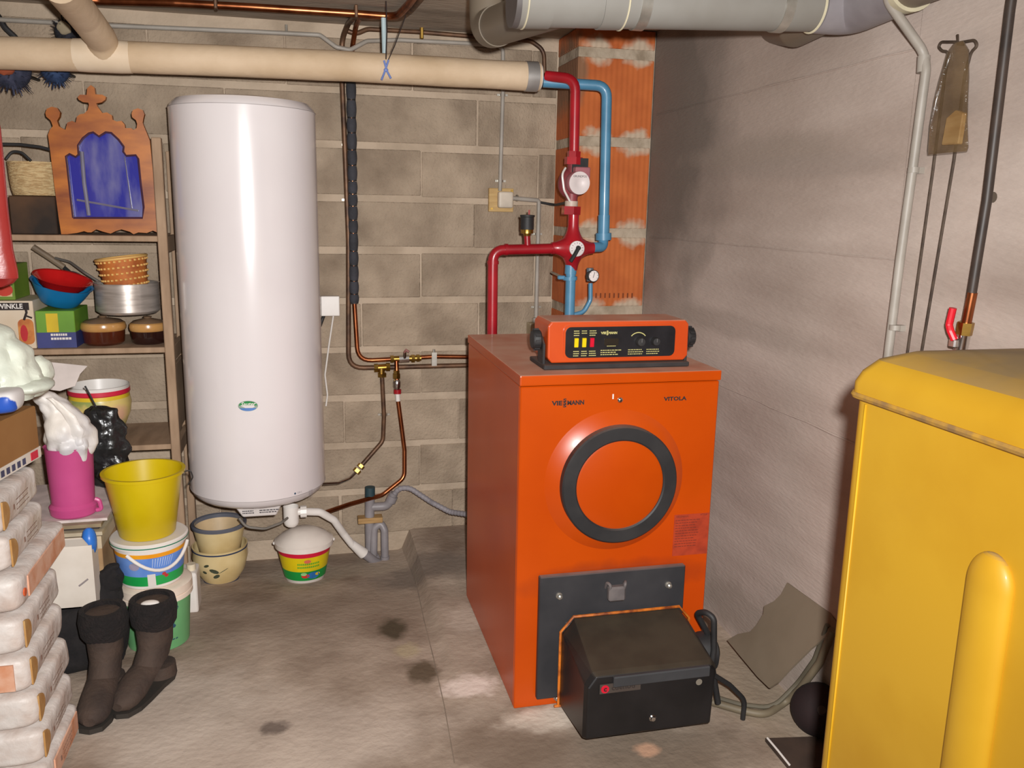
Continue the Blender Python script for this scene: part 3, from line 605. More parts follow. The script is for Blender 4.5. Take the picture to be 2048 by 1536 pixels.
# blue return
BYY = RY+.035
ret = thing('blue_return_pipe', 'blue return pipe dropping from the insulated pipe to the mixing valve', 'pipe', C(1208, 495, BYY))
MB().tube([C(1086, 164, IY+.01), C(1214, 172, BYY), C(1208, 440, BYY)], pr, bend=.045, n=18).build('pipe', M_blue, ret)
c0, c1 = C(1208, 430, BYY), C(1207, 468, BYY)
MB().cyl(c0, c1, pr+.003, n=20).build('socket', M_blue, ret)
MB().cyl(C(1207, 466, BYY), C(1207, 480, BYY), pr+.011, n=20).build('collar', M_blue, ret)
MB().tube([C(1207, 478, BYY), C(1206, 494, BYY-.01), C(1178, 495, BYY-.03)], pr*.98, bend=.022, n=18).build('elbow', M_blue, ret)
low = thing('blue_lower_pipe', 'blue pipe below the mixing valve going down behind the boiler', 'pipe', C(1138, 640, RY))
MB().tube([C(1142, 533, RY), C(1137, 700, RY)], pr, n=18).build('pipe', M_blue, low)
MB().cyl(C(1142, 530, RY), C(1141, 548, RY), pr+.003, n=20).build('socket', M_blue, low)
MB().cyl(C(1140, 553, RY), C(1140, 560, RY), pr+.008, n=20).build('wall_clamp', M_blue, low)
p = C(1140, 556, RY); MB().obox(p+V((-.034, .0, .002)), (.028, .016, .014)).build('clamp_ear', M_blue, low, bevel=.003); MB().cyl(p+V((-.02, .015, .0)), V((p.x+.01, CY-.001, p.z)), .005, n=8).build('clamp_rod', M_steel, low)
gau = thing('pressure_gauge', 'small round white faced pressure gauge on a bent blue tube', 'gauge', C(1172, 625, RY))
MB().tube([C(1146, 630, RY), C(1168, 624, RY), C(1181, 600, RY), C(1181, 566, RY)], .0085, bend=.04, n=12).build('tube', M_blue, gau)
gc = C(1187, 552, RY-.02); gd = V((.1, -.99, 0)).normalized(); R = frame(gd)
MB().lathe([(.0, -.03), (.018, -.03), (.0225, -.02), (.0225, .002), (.020, .004), (.020, .0)], gc, R, n=28).build('case', mat('gauge_case', (70, 70, 72), .4, metal=.4), gau)
MB().lathe([(.0202, .001), (0, .001)], gc, R, n=28).build('face', mat('dial_face', (236, 226, 222), .4), gau)
mb = MB(); mb.obox(gc+gd*.0022+V((.001, 0, .004)), (.0015, .001, .022), Matrix.Rotation(.3, 3, 'Y'))
for k in range(7): a = math.radians(-30+k*40); mb.obox(gc+gd*.0022+V((.016*math.cos(a), 0, .016*math.sin(a))), (.004, .001, .001), Matrix.Rotation(-a, 3, 'Y'))
mb.build('needle_and_marks', M_dark, gau)
MB().cyl(C(1180, 536, RY), C(1180, 562, RY), .013, n=10).build('gauge_cock', mat('cock_grey', (92, 98, 104), .5), gau)
# ================================================================== COPPER WATER LINES ON THE BACK WALL
def clips(parent, pts, r=.012, off=.02):
    for x, y in pts:
        p = W(x, y, off); mb = MB(); mb.cyl(p-Z1*.005, p+Z1*.005, r+.003, n=14); mb.obox(p+V((r+.008, .004, 0)), (.012, .006, .008)); mb.obox(p-V((r+.008, -.004, 0)), (.012, .006, .008)); mb.build('clip', M_steel, parent)
cold = thing('brown_copper_pipe', 'long tarnished brown copper pipe down the wall turning to the boiler', 'pipe', W(740, 740))
MB().tube([W(712, 30, .35), W(697, 46, .1), W(684, 78), W(684, 160), W(690, 300), W(697, 480), W(697, 736), W(760, 735), W(955, 730)], .0105, bend=.07, n=14).build('pipe', M_cuold, cold)
mb = MB(); 
for a, b in (((750, 736), (778, 734)), ((763, 736), (763, 752))): mb.cyl(W(*a), W(*b), .0145, n=14)
nut(mb, W(752, 736), X1, .019, .016); nut(mb, W(776, 734), X1, .019, .016); nut(mb, W(764, 750), Z1, .02, .016); mb.build('brass_tee', M_brass, cold)
MB().tube([W(764, 752), W(768, 830), W(766, 882), W(722, 932, .06)], .0095, bend=.05, n=14).build('drop_pipe', M_cuold, cold)
a, b = W(724, 930, .06), W(713, 943, .07); mb = MB(); nut(mb, a.lerp(b, .2), (b-a).normalized(), .016, .014); nut(mb, a.lerp(b, .9), (b-a).normalized(), .017, .016); mb.build('brass_union', M_brass, cold)
MB().tube([W(714, 942, .07), W(700, 956, .1), W(676, 966, .16), W(640, 968, .22)], .007, bend=.06, n=12).build('chrome_flex', M_chrome, cold)
clips(cold, ((768, 829), (697, 290), (697, 400)))
hot = thing('foam_wrapped_pipe', 'copper pipe in black taped foam sleeves dropping down the wall', 'pipe', W(709, 610))
MB().tube([W(722, 28, .33), W(712, 52, .1), W(704, 100), W(702, 160), W(708, 560), W(709, 610), W(716, 722, .035), W(790, 718, .035), W(870, 713, .03), W(955, 714)], .0095, bend=.06, n=14).build('pipe', M_copper, hot)
ys = [160, 200, 236, 266, 300, 331, 362, 388, 412, 440, 466, 502, 531, 562, 588, 607]
for a, b in zip(ys, ys[1:]):
    fx = lambda y: 702+(y-160)*6.5/440
    p, q = W(fx(a), a+1, .035), W(fx(b), b-2, .035); n = 6
    pts = [p.lerp(q, k/n) for k in range(n+1)]
    MB().tube(pts, .019, n=16, radii=[.0165+.0035*math.sin(math.pi*(k+.4)/(n+.8)) for k in range(n+1)]).build('foam_sleeve', M_foam, hot)
    MB().cyl(q-Z1*.004, q+Z1*.004, .0172, n=16).build('tape_band', M_rubber, hot)
mb = MB(); nut(mb, W(784, 718, .035), X1, .017, .014); mb.cyl(W(784, 718, .035), W(842, 716, .035), .0125, n=14); nut(mb, W(826, 717, .035), X1, .018, .014); nut(mb, W(836, 716, .035), X1, .017, .012); mb.build('brass_tee', M_brass, hot)
mb = MB(); mb.cyl(W(798, 718, .035), W(818, 717, .035), .0165, n=10); mb.cyl(W(809, 716, .045), W(810, 704, .055), .007, n=10); vlv = mb.build('ball_valve', M_chrome, hot)
MB().tube([W(809, 705, .055), W(812, 700, .06), W(818, 704, .065)], .006, n=8).build('valve_lever', mat('lever_pinkgrey', (150, 96, 90), .5), vlv)
MB().tube([W(793, 722, .04), W(794, 760, .05)], .0095, n=12).build('drop_pipe', M_copper, hot)
mb = MB(); nut(mb, W(793, 752, .05), Z1, .017, .02); nut(mb, W(793, 744, .05), Z1, .014, .014); mb.build('brass_union', M_brass, hot)
MB().lathe([(.0, -.024), (.012, -.024), (.017, -.012), (.017, .01), (.012, .02), (0, .02)], W(794, 768, .05), n=16).build('check_valve', M_chrome, hot)
MB().cyl(W(795, 779, .05), W(795, 787, .05), .0165, n=16).build('red_ring', M_red, hot)
MB().cyl(W(795, 786, .05), W(796, 802, .05), .0105, n=14).build('white_sleeve', M_wpl, hot)
MB().tube([W(796, 800, .05), W(802, 845, .05), W(809, 900, .05), W(809, 955, .06), W(765, 990, .09), W(700, 1008, .16), W(648, 1026, .24)], .0095, bend=.05, n=14).build('supply_pipe', M_copper, hot)
mb = MB(); p = W(868, 718, .03)
mb.obox(p, (.022, .02, .06)); mb.cyl(p+Z1*.03, p+Z1*.042, .006, n=8); mb.cyl(p-Z1*.042, p-Z1*.03, .006, n=8)
mb.build('double_pipe_clip', M_steel, label='zinc double pipe clip holding two copper lines near the boiler', cat='clip')
# ceiling copper pipe
CZ = ZC-.03
cc = thing('ceiling_copper_pipe', 'shiny copper pipe strapped just under the ceiling at the top left', 'pipe', ONZ(500, 12, CZ))
pts = [ONZ(x, y, CZ) for x, y in ((20, -14), (200, 2), (350, 6), (500, 14), (720, 28), (793, 34), (818, 8), (834, -14))]
MB().tube(pts, .013, bend=.06, n=16).build('pipe', M_copper, cc)
for x, y in ((432, 10), (712, 28)): p = ONZ(x, y, CZ); MB().box(p.x-.006, p.x+.006, p.y-.02, p.y+.02, CZ-.016, ZC-.001).build('strap', M_cuold, cc, bevel=.003)
pts = [ONZ(x, y, CZ) for x, y in ((800, 36), (822, 20), (846, -8))]
MB().tube([ONZ(720, 34, CZ)]+pts, .011, bend=.05, n=12).build('second_pipe', M_cuold, cc)
rp = thing('thin_ceiling_pipe', 'thin dark copper pipe along the wall top bending down by the flue', 'pipe', W(940, 72))
MB().tube([W(690, 60, .06), W(712, 68, .06), W(735, 58, .05), W(840, 64), W(960, 74), W(1062, 82), W(1088, 100), W(1089, 150)], .009, bend=.06, n=12).build('pipe', M_cuold, rp)
p = W(843, 66, .03); MB().obox(p, (.014, .03, .05)).build('clip', M_brass, rp, bevel=.003)
# ================================================================== ELECTRICAL CONDUIT, BOXES
cn = thing('grey_conduit', 'thin grey electrical conduit along the wall top and down to the box', 'conduit', W(1000, 380))
MB().tube([W(-60, 36), W(215, 51), W(500, 63), W(640, 70, .045), W(672, 94, .06), W(700, 100, .06), W(734, 82, .045), W(800, 80), W(960, 88), W(1006, 92), W(1006, 180), W(1000, 382, .035)], .0085, bend=.03, n=12).build('conduit', M_cond, cn)
clips(cn, ((1005, 190), (1001, 362)), .009)
p = W(573, 66, .02); MB().cyl(p-Z1*.004, p+Z1*.03, .006, n=10).build('clip', M_steel, cn)
cn2 = thing('lower_conduit', 'grey conduit from the junction box down behind the control panel', 'conduit', W(1073, 640))
MB().tube([W(1022, 396, .035), W(1078, 401, .03), W(1072, 640, .03)], .0095, bend=.012, n=12).build('conduit', M_cond, cn2)
clips(cn2, ((1074, 468), (1072, 614)), .009); p = W(1034, 396, .025); mb = MB(); mb.cyl(p-X1*.004, p+X1*.004, .014, n=12); mb.build('clip', M_steel, cn2)
MB().tube([W(1076, 404, .03), W(1110, 410, .05), C(1140, 404, RY+.03)], .0055, bend=.04, n=8).build('pump_lead', M_rubber, cn2)
a, b = W(977, 376, .02), W(1025, 424, .02)
jbx = thing('junction_box', 'square cream junction box on a wooden backing board on the wall', 'junction box', ((a.x+b.x)/2, D-.03, b.z))
MB().box(a.x, b.x, D-.034, D-.014, b.z, a.z).build('backing_board', mat('board_tan', (190, 158, 104), .7, c2=(172, 138, 86), ns=10, st=(1, 1, 6)), jbx, bevel=.002)
MB().box(a.x+.034, b.x-.008, D-.07, D-.0345, b.z+.016, a.z-.014).build('box_cover', mat('box_cream', (206, 192, 174), .5), jbx, bevel=.01, seg=3)
for x, z in ((a.x+.012, b.z+.012), (b.x-.008, a.z-.01)): MB().cyl((x, D-.037, z), (x, D-.034, z), .005, n=10).build('screw', M_brass, jbx)
p = C(1067, 654, D-.05); tb = cn2
MB().obox(p-V((-.004, 0, .02)), (.058, .06, .08)).build('terminal_box', mat('box_beige', (190, 176, 148), .6, c2=(168, 152, 122), ns=12), tb, bevel=.006, seg=2)
MB().cyl(p+V((.006, 0, .012)), p+V((.006, 0, .04)), .011, n=12).build('gland', M_cond, tb)
a, b = W(641, 591, .02), W(679, 630, .02)
wb = thing('white_wall_box', 'small white plastic connection box on the wall beside the heater', 'wall box', ((a.x+b.x)/2, D-.03, b.z))
MB().box(a.x, b.x, D-.055, D-.014, b.z, a.z).build('cover', M_wpl, wb, bevel=.004, seg=2)
MB().tube([W(667, 630, .03), W(658, 690, .03), W(650, 750, .03), W(655, 790, .03), W(652, 812, .03)], .0035, bend=.05, n=8).build('white_cable', M_wpl, wb)
MB().tube([W(648, 630, .03), W(640, 652, .03)], .007, n=8).build('black_cable', M_rubber, wb)
# ================================================================== DRAIN ON THE BACK WALL
DY = 3.52
dr_ = thing('drain_pipe', 'grey plastic waste pipe with trap and wooden clamp on the wall', 'drain pipe', C(745, 1110, DY))
MB().tube([C(740, 990, DY), C(739, 1040, DY), C(740, 1100, DY), C(752, 1118, DY)], .0205, n=18, bend=.03).build('stack', M_grey, dr_)
MB().cyl(C(740, 994, DY), C(740, 974, DY), .0215, n=18).build('open_end', mat('teal_end', (40, 66, 74), .6), dr_)
MB().tube([C(741, 1014, DY), C(775, 1012, DY-.01), C(788, 986, DY-.02)], .0185, bend=.035, n=16).build('side_branch', M_grey, dr_)
MB().cyl(C(781, 1003, DY-.018), C(786, 992, DY-.02), .0225, n=16).build('hose_collar', M_grey, dr_)
MB().obox(C(740, 1038, DY), (.105, .05, .024)).build('wooden_clamp', mat('clamp_wood', (176, 140, 92), .8, c2=(140, 106, 62), ns=8, st=(1, 1, 8)), dr_, bevel=.002)
MB().tube([C(747, 1112, DY-.02), C(748, 1056, DY-.01), C(762, 1046, DY-.01), C(769, 1060, DY-.02), C(770, 1122, DY-.03)], .0165, bend=.03, n=16).build('trap_bend', M_grey, dr_)
MB().tube([C(726, 1105, SY+.13), C(748, 1122, DY-.05), C(768, 1132, DY-.03)], .0195, n=16).build('inlet', M_grey, dr_)
MB().tube([C(770, 1112, DY-.03), C(769, 1140, DY-.03)], .02, n=16).build('socket', M_grey, dr_)
hose = [C(784, 994, DY-.02), C(798, 976, DY-.03), C(820, 976, DY-.04), C(862, 1004, DY-.06), C(900, 1024, DY-.10), C(960, 1032, DY-.2)]
mb = MB(); hp = fillet(hose, .06, 10); dd = []
for a, b in zip(hp, hp[1:]):
    k = max(1, int((b-a).length/.004)); dd += [a.lerp(b, i/k) for i in range(k)]
mb.tube(dd, .012, n=12, radii=[.0115+.0010*math.sin(i*1.6) for i in range(len(dd))]); mb.build('drain_hose', mat('hose_grey', (136, 130, 134), .6), label='grey corrugated hose curving from the drain to behind the boiler', cat='hose')
# ================================================================== BIG GREY PVC PIPES AT THE TOP
PY = 1.93
M_pvc = mat('pale_pvc', (138, 135, 129), .4, c2=(120, 115, 107), ns=5, lo=.35, hi=.75)
M_pvcd = mat('brown_grey_pvc', (112, 101, 87), .45, c2=(112, 100, 84), ns=6)
M_glue = mat('glue_bead', (206, 196, 166), .5)
zp = C(1330, 7, PY).z
pvc = thing('soil_pipe', 'big pale grey plastic soil pipe hung under the ceiling turning along the wall', 'pipe', (.9, PY, zp-.06))
pR = .055
def cpx(x, Y=PY): d = ray(x, 20); return d.x*Y/d.y
xa, xb, xc = cpx(1026), cpx(1648), 1.29
ze = C(1640, 14, PY).z; slope = (ze-zp)/(cpx(1640)-cpx(1330))
zz = lambda x: zp+slope*(x-cpx(1330))
MB().cyl((xa, PY, zz(xa)), (cpx(1632), PY, zz(cpx(1632))), pR, n=40).build('main_run', M_pvc, pvc)
for x0_, x1_ in ((1032, 1095), (1195, 1240)): MB().cyl((cpx(x0_), PY, zz(cpx(x0_))), (cpx(x1_), PY, zz(cpx(x1_))), pR+.003, n=40).build('socket', M_pvc, pvc)
for x_ in (1046, 1242, 1626): MB().lathe([(pR+.001, -.003), (pR+.005, -.001), (pR+.005, .001), (pR+.001, .003)], (cpx(x_), PY, zz(cpx(x_))), frame((1, 0, 0)), n=40).build('glue_ring', M_glue, pvc)
MB().cyl((xa-.004, PY, zz(xa)), (xa+.012, PY, zz(xa)), pR+.002, n=40).build('end_plug', mat('plug_dark', (92, 86, 84), .5), pvc)
e0 = V((cpx(1630), PY, ze)); e1 = V((xc, PY, ze)); e2 = V((xc, 1.72, ze+.012)); e3 = V((xc, 1.0, ze+.03)); e4 = V((xc, -.8, ze+.06))
MB().tube([e0, e1, e2], pR+.004, bend=.07, n=36, seg=10).build('elbow', M_grey, pvc)
MB().tube([e2+V((0, .03, 0)), e3, e4], pR, n=36).build('wall_run', M_pvcd, pvc)
MB().cyl(e2+V((0, .012, 0)), e2-V((0, .012, 0)), pR+.007, n=36).build('glue_ring', M_glue, pvc)
MB().tube([V((xc-.04, PY+.01, ze)), RX(1592, 58, XR-.09), RX(1552, 56, XR+.03)], .046, n=28, bend=.05).build('wall_spigot', M_pvcd, pvc)
for x in (.75, 1.1): MB().lathe([(pR+.001, -.012), (pR+.0035, -.012), (pR+.0035, .012), (pR+.001, .012)], (x, PY, zz(x)), frame((1, 0, 0)), n=40).build('hanger_band', M_steel, pvc); 
for x in (.75, 1.1): MB().cyl((x, PY, zz(x)+pR), (x, PY, ZC-.001), .004, n=8).build('hanger_rod', M_steel, pvc)
# dark branch with an upturned elbow
br = thing('branch_pipe', 'brown grey plastic branch pipe with bend going up into the ceiling', 'pipe', C(990, 60, 2.45))
b0 = V((cpx(1130), PY+.05, zz(.6)+.005)); b1 = C(985, 58, 2.5); b1.z = C(985, 55, 2.5).z
MB().tube([b0, b1], .052, n=32).build('pipe', M_pvcd, br)
dd_ = (b1-b0).normalized()
MB().tube([b1-dd_*.05, b1+dd_*.035, V((b1.x+dd_.x*.06, b1.y+dd_.y*.06, ZC+.02))], .055, bend=.06, n=32, seg=10).build('elbow', M_pvcd, br)
# ================================================================== YELLOW OIL TANK
TX, TYF = .75, C(1703, 790, 1).y
TYF = RX(1694, 860, TX).y+.012; tz = RX(1703, 787, TX).z
tank = thing('oil_tank', 'large yellow steel oil tank with dusty domed top in the right foreground', 'oil tank', (1.05, .35, 0))
M_yel = dusty(mat('yellow_paint', (206, 158, 36), .5, c2=(194, 144, 26), ns=4, coat=.1), (140, 116, 78), .93, .62, .97)
TXR = XR-.03; TYN = -.55
def tankloop(off, z):
    r = .028; o = []
    for cx, cy, a in ((TXR-off-r, TYF-off-r, 0), (TX+off+r, TYF-off-r, 90), (TX+off+r, TYN+off+r, 180), (TXR-off-r, TYN+off+r, 270)):
        for k in range(9): t = math.radians(a+90*k/8); o.append(V((cx+r*math.cos(t), cy+r*math.sin(t), z)))
    return o
def loops(mb, ls, cap0=True, cap1=True):
    n = len(ls[0]); vs = [p for l in ls for p in l]
    mb.add(vs, [(i*n+k, i*n+(k+1) % n, (i+1)*n+(k+1) % n, (i+1)*n+k) for i in range(len(ls)-1) for k in range(n)], True)
    if cap0: mb.add(ls[0], [tuple(reversed(range(n)))])
    if cap1: mb.add(ls[-1], [tuple(range(n))])
    return mb
loops(MB(), [tankloop(.012, .0), tankloop(.006, .02), tankloop(.006, tz)]).build('shell', M_yel, tank)
loops(MB(), [tankloop(.0, tz+.002), tankloop(.0, tz+.018), tankloop(.006, tz+.034), tankloop(.02, tz+.052), tankloop(.05, tz+.066), tankloop(.1, tz+.074), tankloop(.2, tz+.078)]).build('domed_top', M_yel, tank)
loops(MB(), [tankloop(.004, tz-.007), tankloop(-.0015, tz-.004), tankloop(-.003, tz), tankloop(-.0015, tz+.004)]).build('weld_seam', mat('seam_dust', (186, 140, 50), .8, c2=(140, 108, 66), ns=40), tank)
for yy in (RX(1985, 1100, TX).y, .18, -.25):
    mb = MB(); rw = .033
    secs = [(V((TX+.004, yy, z)), V((0, rw*s_, 0)), V((.015*s_, 0, 0))) for z, s_ in [(.05, .6), (.08, 1)]+[(tz-.165+.04*math.sin(j*.157), max(.02, math.cos(j*.157))) for j in range(11)]]
    mb.loft(secs, 24); mb.build('stiffening_rib', M_yel, tank)
MB().tube([V((TX+.0055, TYF-.04, tz-.01)), V((TX+.0055, TYF-.04, .05))], .0018, n=6).build('edge_seam', mat('seam_yellow', (206, 156, 20), .5), tank)
# oil line with red handled valve, grey conduit and hanging bag on the right wall
ol = thing('oil_line', 'dark copper oil pipe on the concrete wall ending in a valve on the tank', 'pipe', RX(1928, 700, XR-.06))
XO = XR-.05
MB().tube([RX(2032, -60, XO), RX(2020, 20, XO), RX(1974, 400, XO), RX(1938, 620, XO), RX(1931, 655, XO)], .0095, n=14).build('pipe', mat('dark_pipe', (62, 50, 43), .5, c2=(44, 36, 32), ns=14), ol)
MB().tube([RX(1945, 585, XO), RX(1931, 655, XO)], .0100, n=14).build('bare_copper', M_copper, ol)
d = (RX(1931, 655, XO)-RX(1922, 700, XO)).normalized()
mb = MB(); nut(mb, RX(1931, 652, XO), d, .0165, .016); nut(mb, RX(1929, 663, XO), d, .016, .013); mb.build('brass_nut', M_brass, ol)
p0, p1 = RX(1928, 668, XO), RX(1921, 700, XO)
p2 = V((p1.x, p1.y-.02, tz+.07))
MB().tube([p0, p1, V((p1.x, p1.y, p1.z-.06))], .0135, n=16).build('valve_body', M_chrome, ol)
MB().tube([p1-Z1*.05, V((p1.x, p1.y, .03)), V((p1.x-.06, p1.y-.3, .02))], .0095, bend=.04, n=12).build('lower_pipe', M_cuold, ol)
MB().obox(RX(1907, 686, XO-.02), (.012, .02, .02)).build('lever_boss', M_chrome, ol, bevel=.003)
MB().tube([RX(1909, 680, XO-.025), RX(1901, 662, XO-.03), RX(1898, 650, XO-.03), RX(1906, 616, XO-.03)], .0075, bend=.01, n=10).build('red_lever', mat('lever_red', (214, 22, 40), .4), ol)
c3 = thing('wall_conduit', 'grey plastic conduit running down the right concrete wall', 'conduit', RX(1779, 700, XR-.03))
XCn = XR-.032
MB().tube([V((1.15, 1.35, ZC-.01)), RX(1768, -8, 1.24), RX(1848, 105, XCn), RX(1852, 140, XCn), RX(1825, 340, XCn), RX(1800, 520, XCn), RX(1776, 712, XCn), V((XCn, RX(1745, 960, XCn).y, .3))], .0105, bend=.05, n=14).build('tube', M_cond, c3)
p = RX(1848, 112, XCn); q = RX(1846, 145, XCn); MB().cyl(p, q, .0135, n=16).build('coupling', M_cond, c3)
for x, y in ((1827, 340), (1790, 655)):
    p = RX(x, y, XCn); MB().cyl(p-Z1*.006, p+Z1*.006, .013, n=14).build('clip', M_cond, c3)
    MB().box(p.x+.006, XR-.011, p.y-.012, p.y+.004, p.z-.008, p.z+.006).build('clip_base', M_cond, c3)
XG = XR-.025
hk = thing('hanging_wire_loop', 'long doubled rusty wire hung from a nail on the concrete wall', 'wire', RX(1915, 90, XG))
M_rust = mat('rusty_wire', (84, 70, 58), .6, metal=.3, c2=(60, 48, 40), ns=30)
MB().tube([RX(1814, 712, XG), RX(1866, 340, XG), RX(1890, 150, XG), RX(1898, 104, XG), RX(1884, 102, XG), RX(1877, 94, XG), RX(1882, 84, XG), RX(1916, 84, XG)], .0032, bend=.02, n=8).build('wire', M_rust, hk)
MB().tube([RX(1842, 712, XG), RX(1908, 320, XG), RX(1930, 150, XG), RX(1942, 104, XG), RX(1955, 92, XG), RX(1950, 80, XG), RX(1916, 86, XG)], .0032, bend=.02, n=8).build('wire', M_rust, hk)
MB().tube([RX(1915, 70, XG), RX(1916, 88, XG-.005), V((XR, RX(1916, 88, XG).y, RX(1916, 88, XG).z))], .003, n=8).build('nail', M_rust, hk)
bgx = XG-.018
bag = thing('hanging_clear_bag', 'dusty clear plastic bag with a wooden block hanging on the right wall', 'bag', RX(1895, 315, bgx))
M_clear = mat('clear_dusty_plastic', (96, 76, 52), .15, c2=(130, 106, 76), ns=14, lo=.4, hi=.7, alpha=.5, coat=.6, bump=.8, bs=25)
prof = [((1918, 88), 10), ((1915, 105), 20), ((1913, 130), 24), ((1908, 160), 29), ((1902, 200), 33), ((1898, 250), 37), ((1896, 300), 40), ((1897, 309), 38)]
secs = []
for (x, y), hw in prof:
    a, b = RX(x-hw, y+2, bgx), RX(x+hw, y-6, bgx); j = noise.noise(V((y*.05, 0, 0)))*.006
    secs.append(((a+b)/2+V((j, 0, 0)), (b-a)/2, V((-.014 if y > 100 else -.006, 0, 0))))
MB().loft(secs, 20).build('plastic', M_clear, bag)
pts = [RX(x, y, bgx) for x, y in ((1882, 290), (1916, 288), (1926, 226), (1910, 220), (1892, 236))]
MB().plate(pts, (.012, 0, 0)).build('wood_block', mat('pale_wood', (226, 182, 116), .7, c2=(200, 150, 84), ns=8, st=(1, 1, 5)), bag, bevel=.002)
# ================================================================== RIGHT FLOOR: sheet, cables, dark ball, white sheet edge
M_sheet = mat('grey_brown_sheet', (120, 106, 88), .8, c2=(112, 98, 80), ns=6)
def lean(x, y):                                              # sheet leaning from floor (x=1.27) to the wall
    d = ray(x, y); nrm = V((-.93, .0, .37)); pt = V((XR-.02, 2.05, .30)); t = nrm.dot(pt-EYE)/nrm.dot(d); return EYE+d*t
out = [(1574, 1165), (1660, 1226), (1690, 1268), (1665, 1262), (1622, 1297), (1580, 1338), (1556, 1364), (1538, 1376), (1515, 1354), (1480, 1312), (1454, 1280), (1475, 1268), (1500, 1263), (1514, 1248), (1526, 1228), (1528, 1212), (1548, 1202), (1562, 1188)]
MB().plate([lean(*p) for p in out], (.005, 0, -.002)).build('leaning_sheet', M_sheet, label='torn grey brown sheet leaning against the right wall by the floor', cat='sheet')
MB().tube([FL(1425, 1412)+Z1*.012, FL(1480, 1428)+Z1*.012, FL(1530, 1438)+Z1*.012, FL(1572, 1410)+Z1*.012, RX(1600, 1378, XR-.04), RX(1640, 1325, XR-.03), RX(1665, 1260, XR-.03)], .011, bend=.08, n=12).build('floor_cable', mat('hose_olive', (116, 104, 84), .6), label='thicker grey olive hose on the floor curving from burner to tank', cat='hose')
MB().tube([FL(1430, 1400)+Z1*.01, FL(1480, 1415)+Z1*.01, FL(1545, 1422)+Z1*.009, RX(1596, 1366, XR-.025), RX(1630, 1318, XR-.02), RX(1655, 1250, XR-.02)], .007, bend=.08, n=10).build('thin_floor_cable', mat('cable_olive', (96, 88, 72), .6), label='thinner grey cable beside the floor hose near the tank', cat='cable')
p = FL(1612, 1478); bl = thing('dark_rubber_ball', 'dark maroon round object on the floor in the shadow of the tank', 'ball', (p.x+.045, p.y+.02, 0))
MB().ball((p.x+.045, p.y+.02, .072), (.075, .075, .072), 28, 18).build('ball', mat('maroon_rubber', (32, 13, 13), .85, c2=(24, 11, 11), ns=8), bl)
MB().lathe([(.012, .0), (.012, .012), (0, .014)], (p.x+.005, p.y-.05, .115), frame((-.5, -.5, .8)), n=12).build('plug', M_dark, bl)
a, b, c_, d_ = FL(1530, 1484), FL(1580, 1545), FL(1700, 1540), FL(1640, 1480)
fb = MB().plate([a+Z1*.012, b+Z1*.012, c_+Z1*.012, d_+Z1*.012], (0, 0, -.010)).build('floor_board', mat('dark_board', (70, 54, 44), .8, c2=(54, 42, 34), ns=10), label='thin dark board with a white edge on the floor beside the tank', cat='board')
p, q = FL(1534, 1486), FL(1578, 1540); MB().tube([p+Z1*.015, p.lerp(q, .5)+Z1*.016, q+Z1*.015], .003, n=8).build('white_edge', M_wpl, fb)
# ================================================================== SHELF UNIT ON THE LEFT
SFY = 3.25
M_wood = mat('shelf_wood', (166, 138, 112), .8, c2=(138, 112, 88), ns=6, lo=.35, hi=.7, st=(4, 1, 1))
z1s, z2s, z3s = C(200, 471, SFY).z, C(250, 696, SFY).z, C(300, 890, SFY).z
sh = thing('shelf_unit', 'plain wooden shelf unit against the block wall left of the heater', 'shelf', (-.95, 3.42, fz(-.9, 3.4)))
SX1 = C(318, 480, SFY).x-.005; SX0 = -1.5; zf = fz(-.5, 3.4)
for z in (z1s, z2s, z3s): MB().box(SX0, SX1, SFY, D-.02, z-.02, z).build('board', M_wood, sh, bevel=.002)
MB().box(SX1, SX1+.032, SFY-.002, SFY+.03, zf, C(325, 275, SFY).z).build('post', M_wood, sh, bevel=.003)
MB().box(SX1, SX1+.03, D-.06, D-.022, zf, C(325, 300, 3.5).z).build('post', M_wood, sh, bevel=.003)
for z in (z1s, z2s, z3s): MB().box(SX1+.006, SX1+.026, SFY+.03, D-.06, z-.06, z-.004).build('cross_rail', M_wood, sh, bevel=.002)
MB().box(SX1+.008, SX1+.022, SFY+.031, D-.061, z3s+.03, z2s-.08).build('side_board', M_wood, sh, bevel=.002)
# framed icon
IYF = 3.31; q = lambda x, y, Y=IYF: C(x/4.15, 130+y/4.15, Y)
outl = [(510,1425),(490,1300),(450,1000),(420,750),(400,600),(415,560),(440,530),(430,500),(420,480),(385,450),(378,420),(390,385),(430,368),(475,378),(500,415),(495,450),(475,485),(490,530),(515,545),(545,560),(560,500),(600,485),(630,500),(640,450),(665,430),(700,425),(730,395),(740,350),(735,335),(690,330),(655,310),(645,290),(665,268),(720,270),(725,215),(755,188),(785,210),(793,265),(850,268),(880,285),(875,310),(845,332),(800,340),(810,365),(850,420),(890,415),(930,440),(935,475),(970,490),(1010,485),(1035,515),(1040,545),(1090,545),(1110,560),(1135,545),(1140,510),(1130,480),(1098,455),(1093,425),(1105,395),(1145,380),(1185,395),(1200,430),(1190,470),(1185,500),(1200,540),(1225,600),(1245,650),(1270,900),(1300,1200),(1318,1415),(1270,1395),(1220,1415),(1150,1410),(1110,1425),(1080,1405),(1010,1385),(960,1400),(920,1420),(860,1405),(800,1385),(760,1410),(730,1410),(700,1400),(640,1415),(560,1425)]
inn = [(610,1290),(590,1130),(560,850),(550,780),(580,760),(630,785),(655,765),(650,690),(690,630),(740,590),(775,580),(825,615),(880,580),(925,585),(985,640),(1030,700),(1025,740),(1050,775),(1130,770),(1150,800),(1170,1000),(1195,1200),(1185,1290)]
fr_ = thing('carved_mirror_frame', 'carved orange brown wooden frame with cross top and blue panel', 'frame', q(900, 1425))
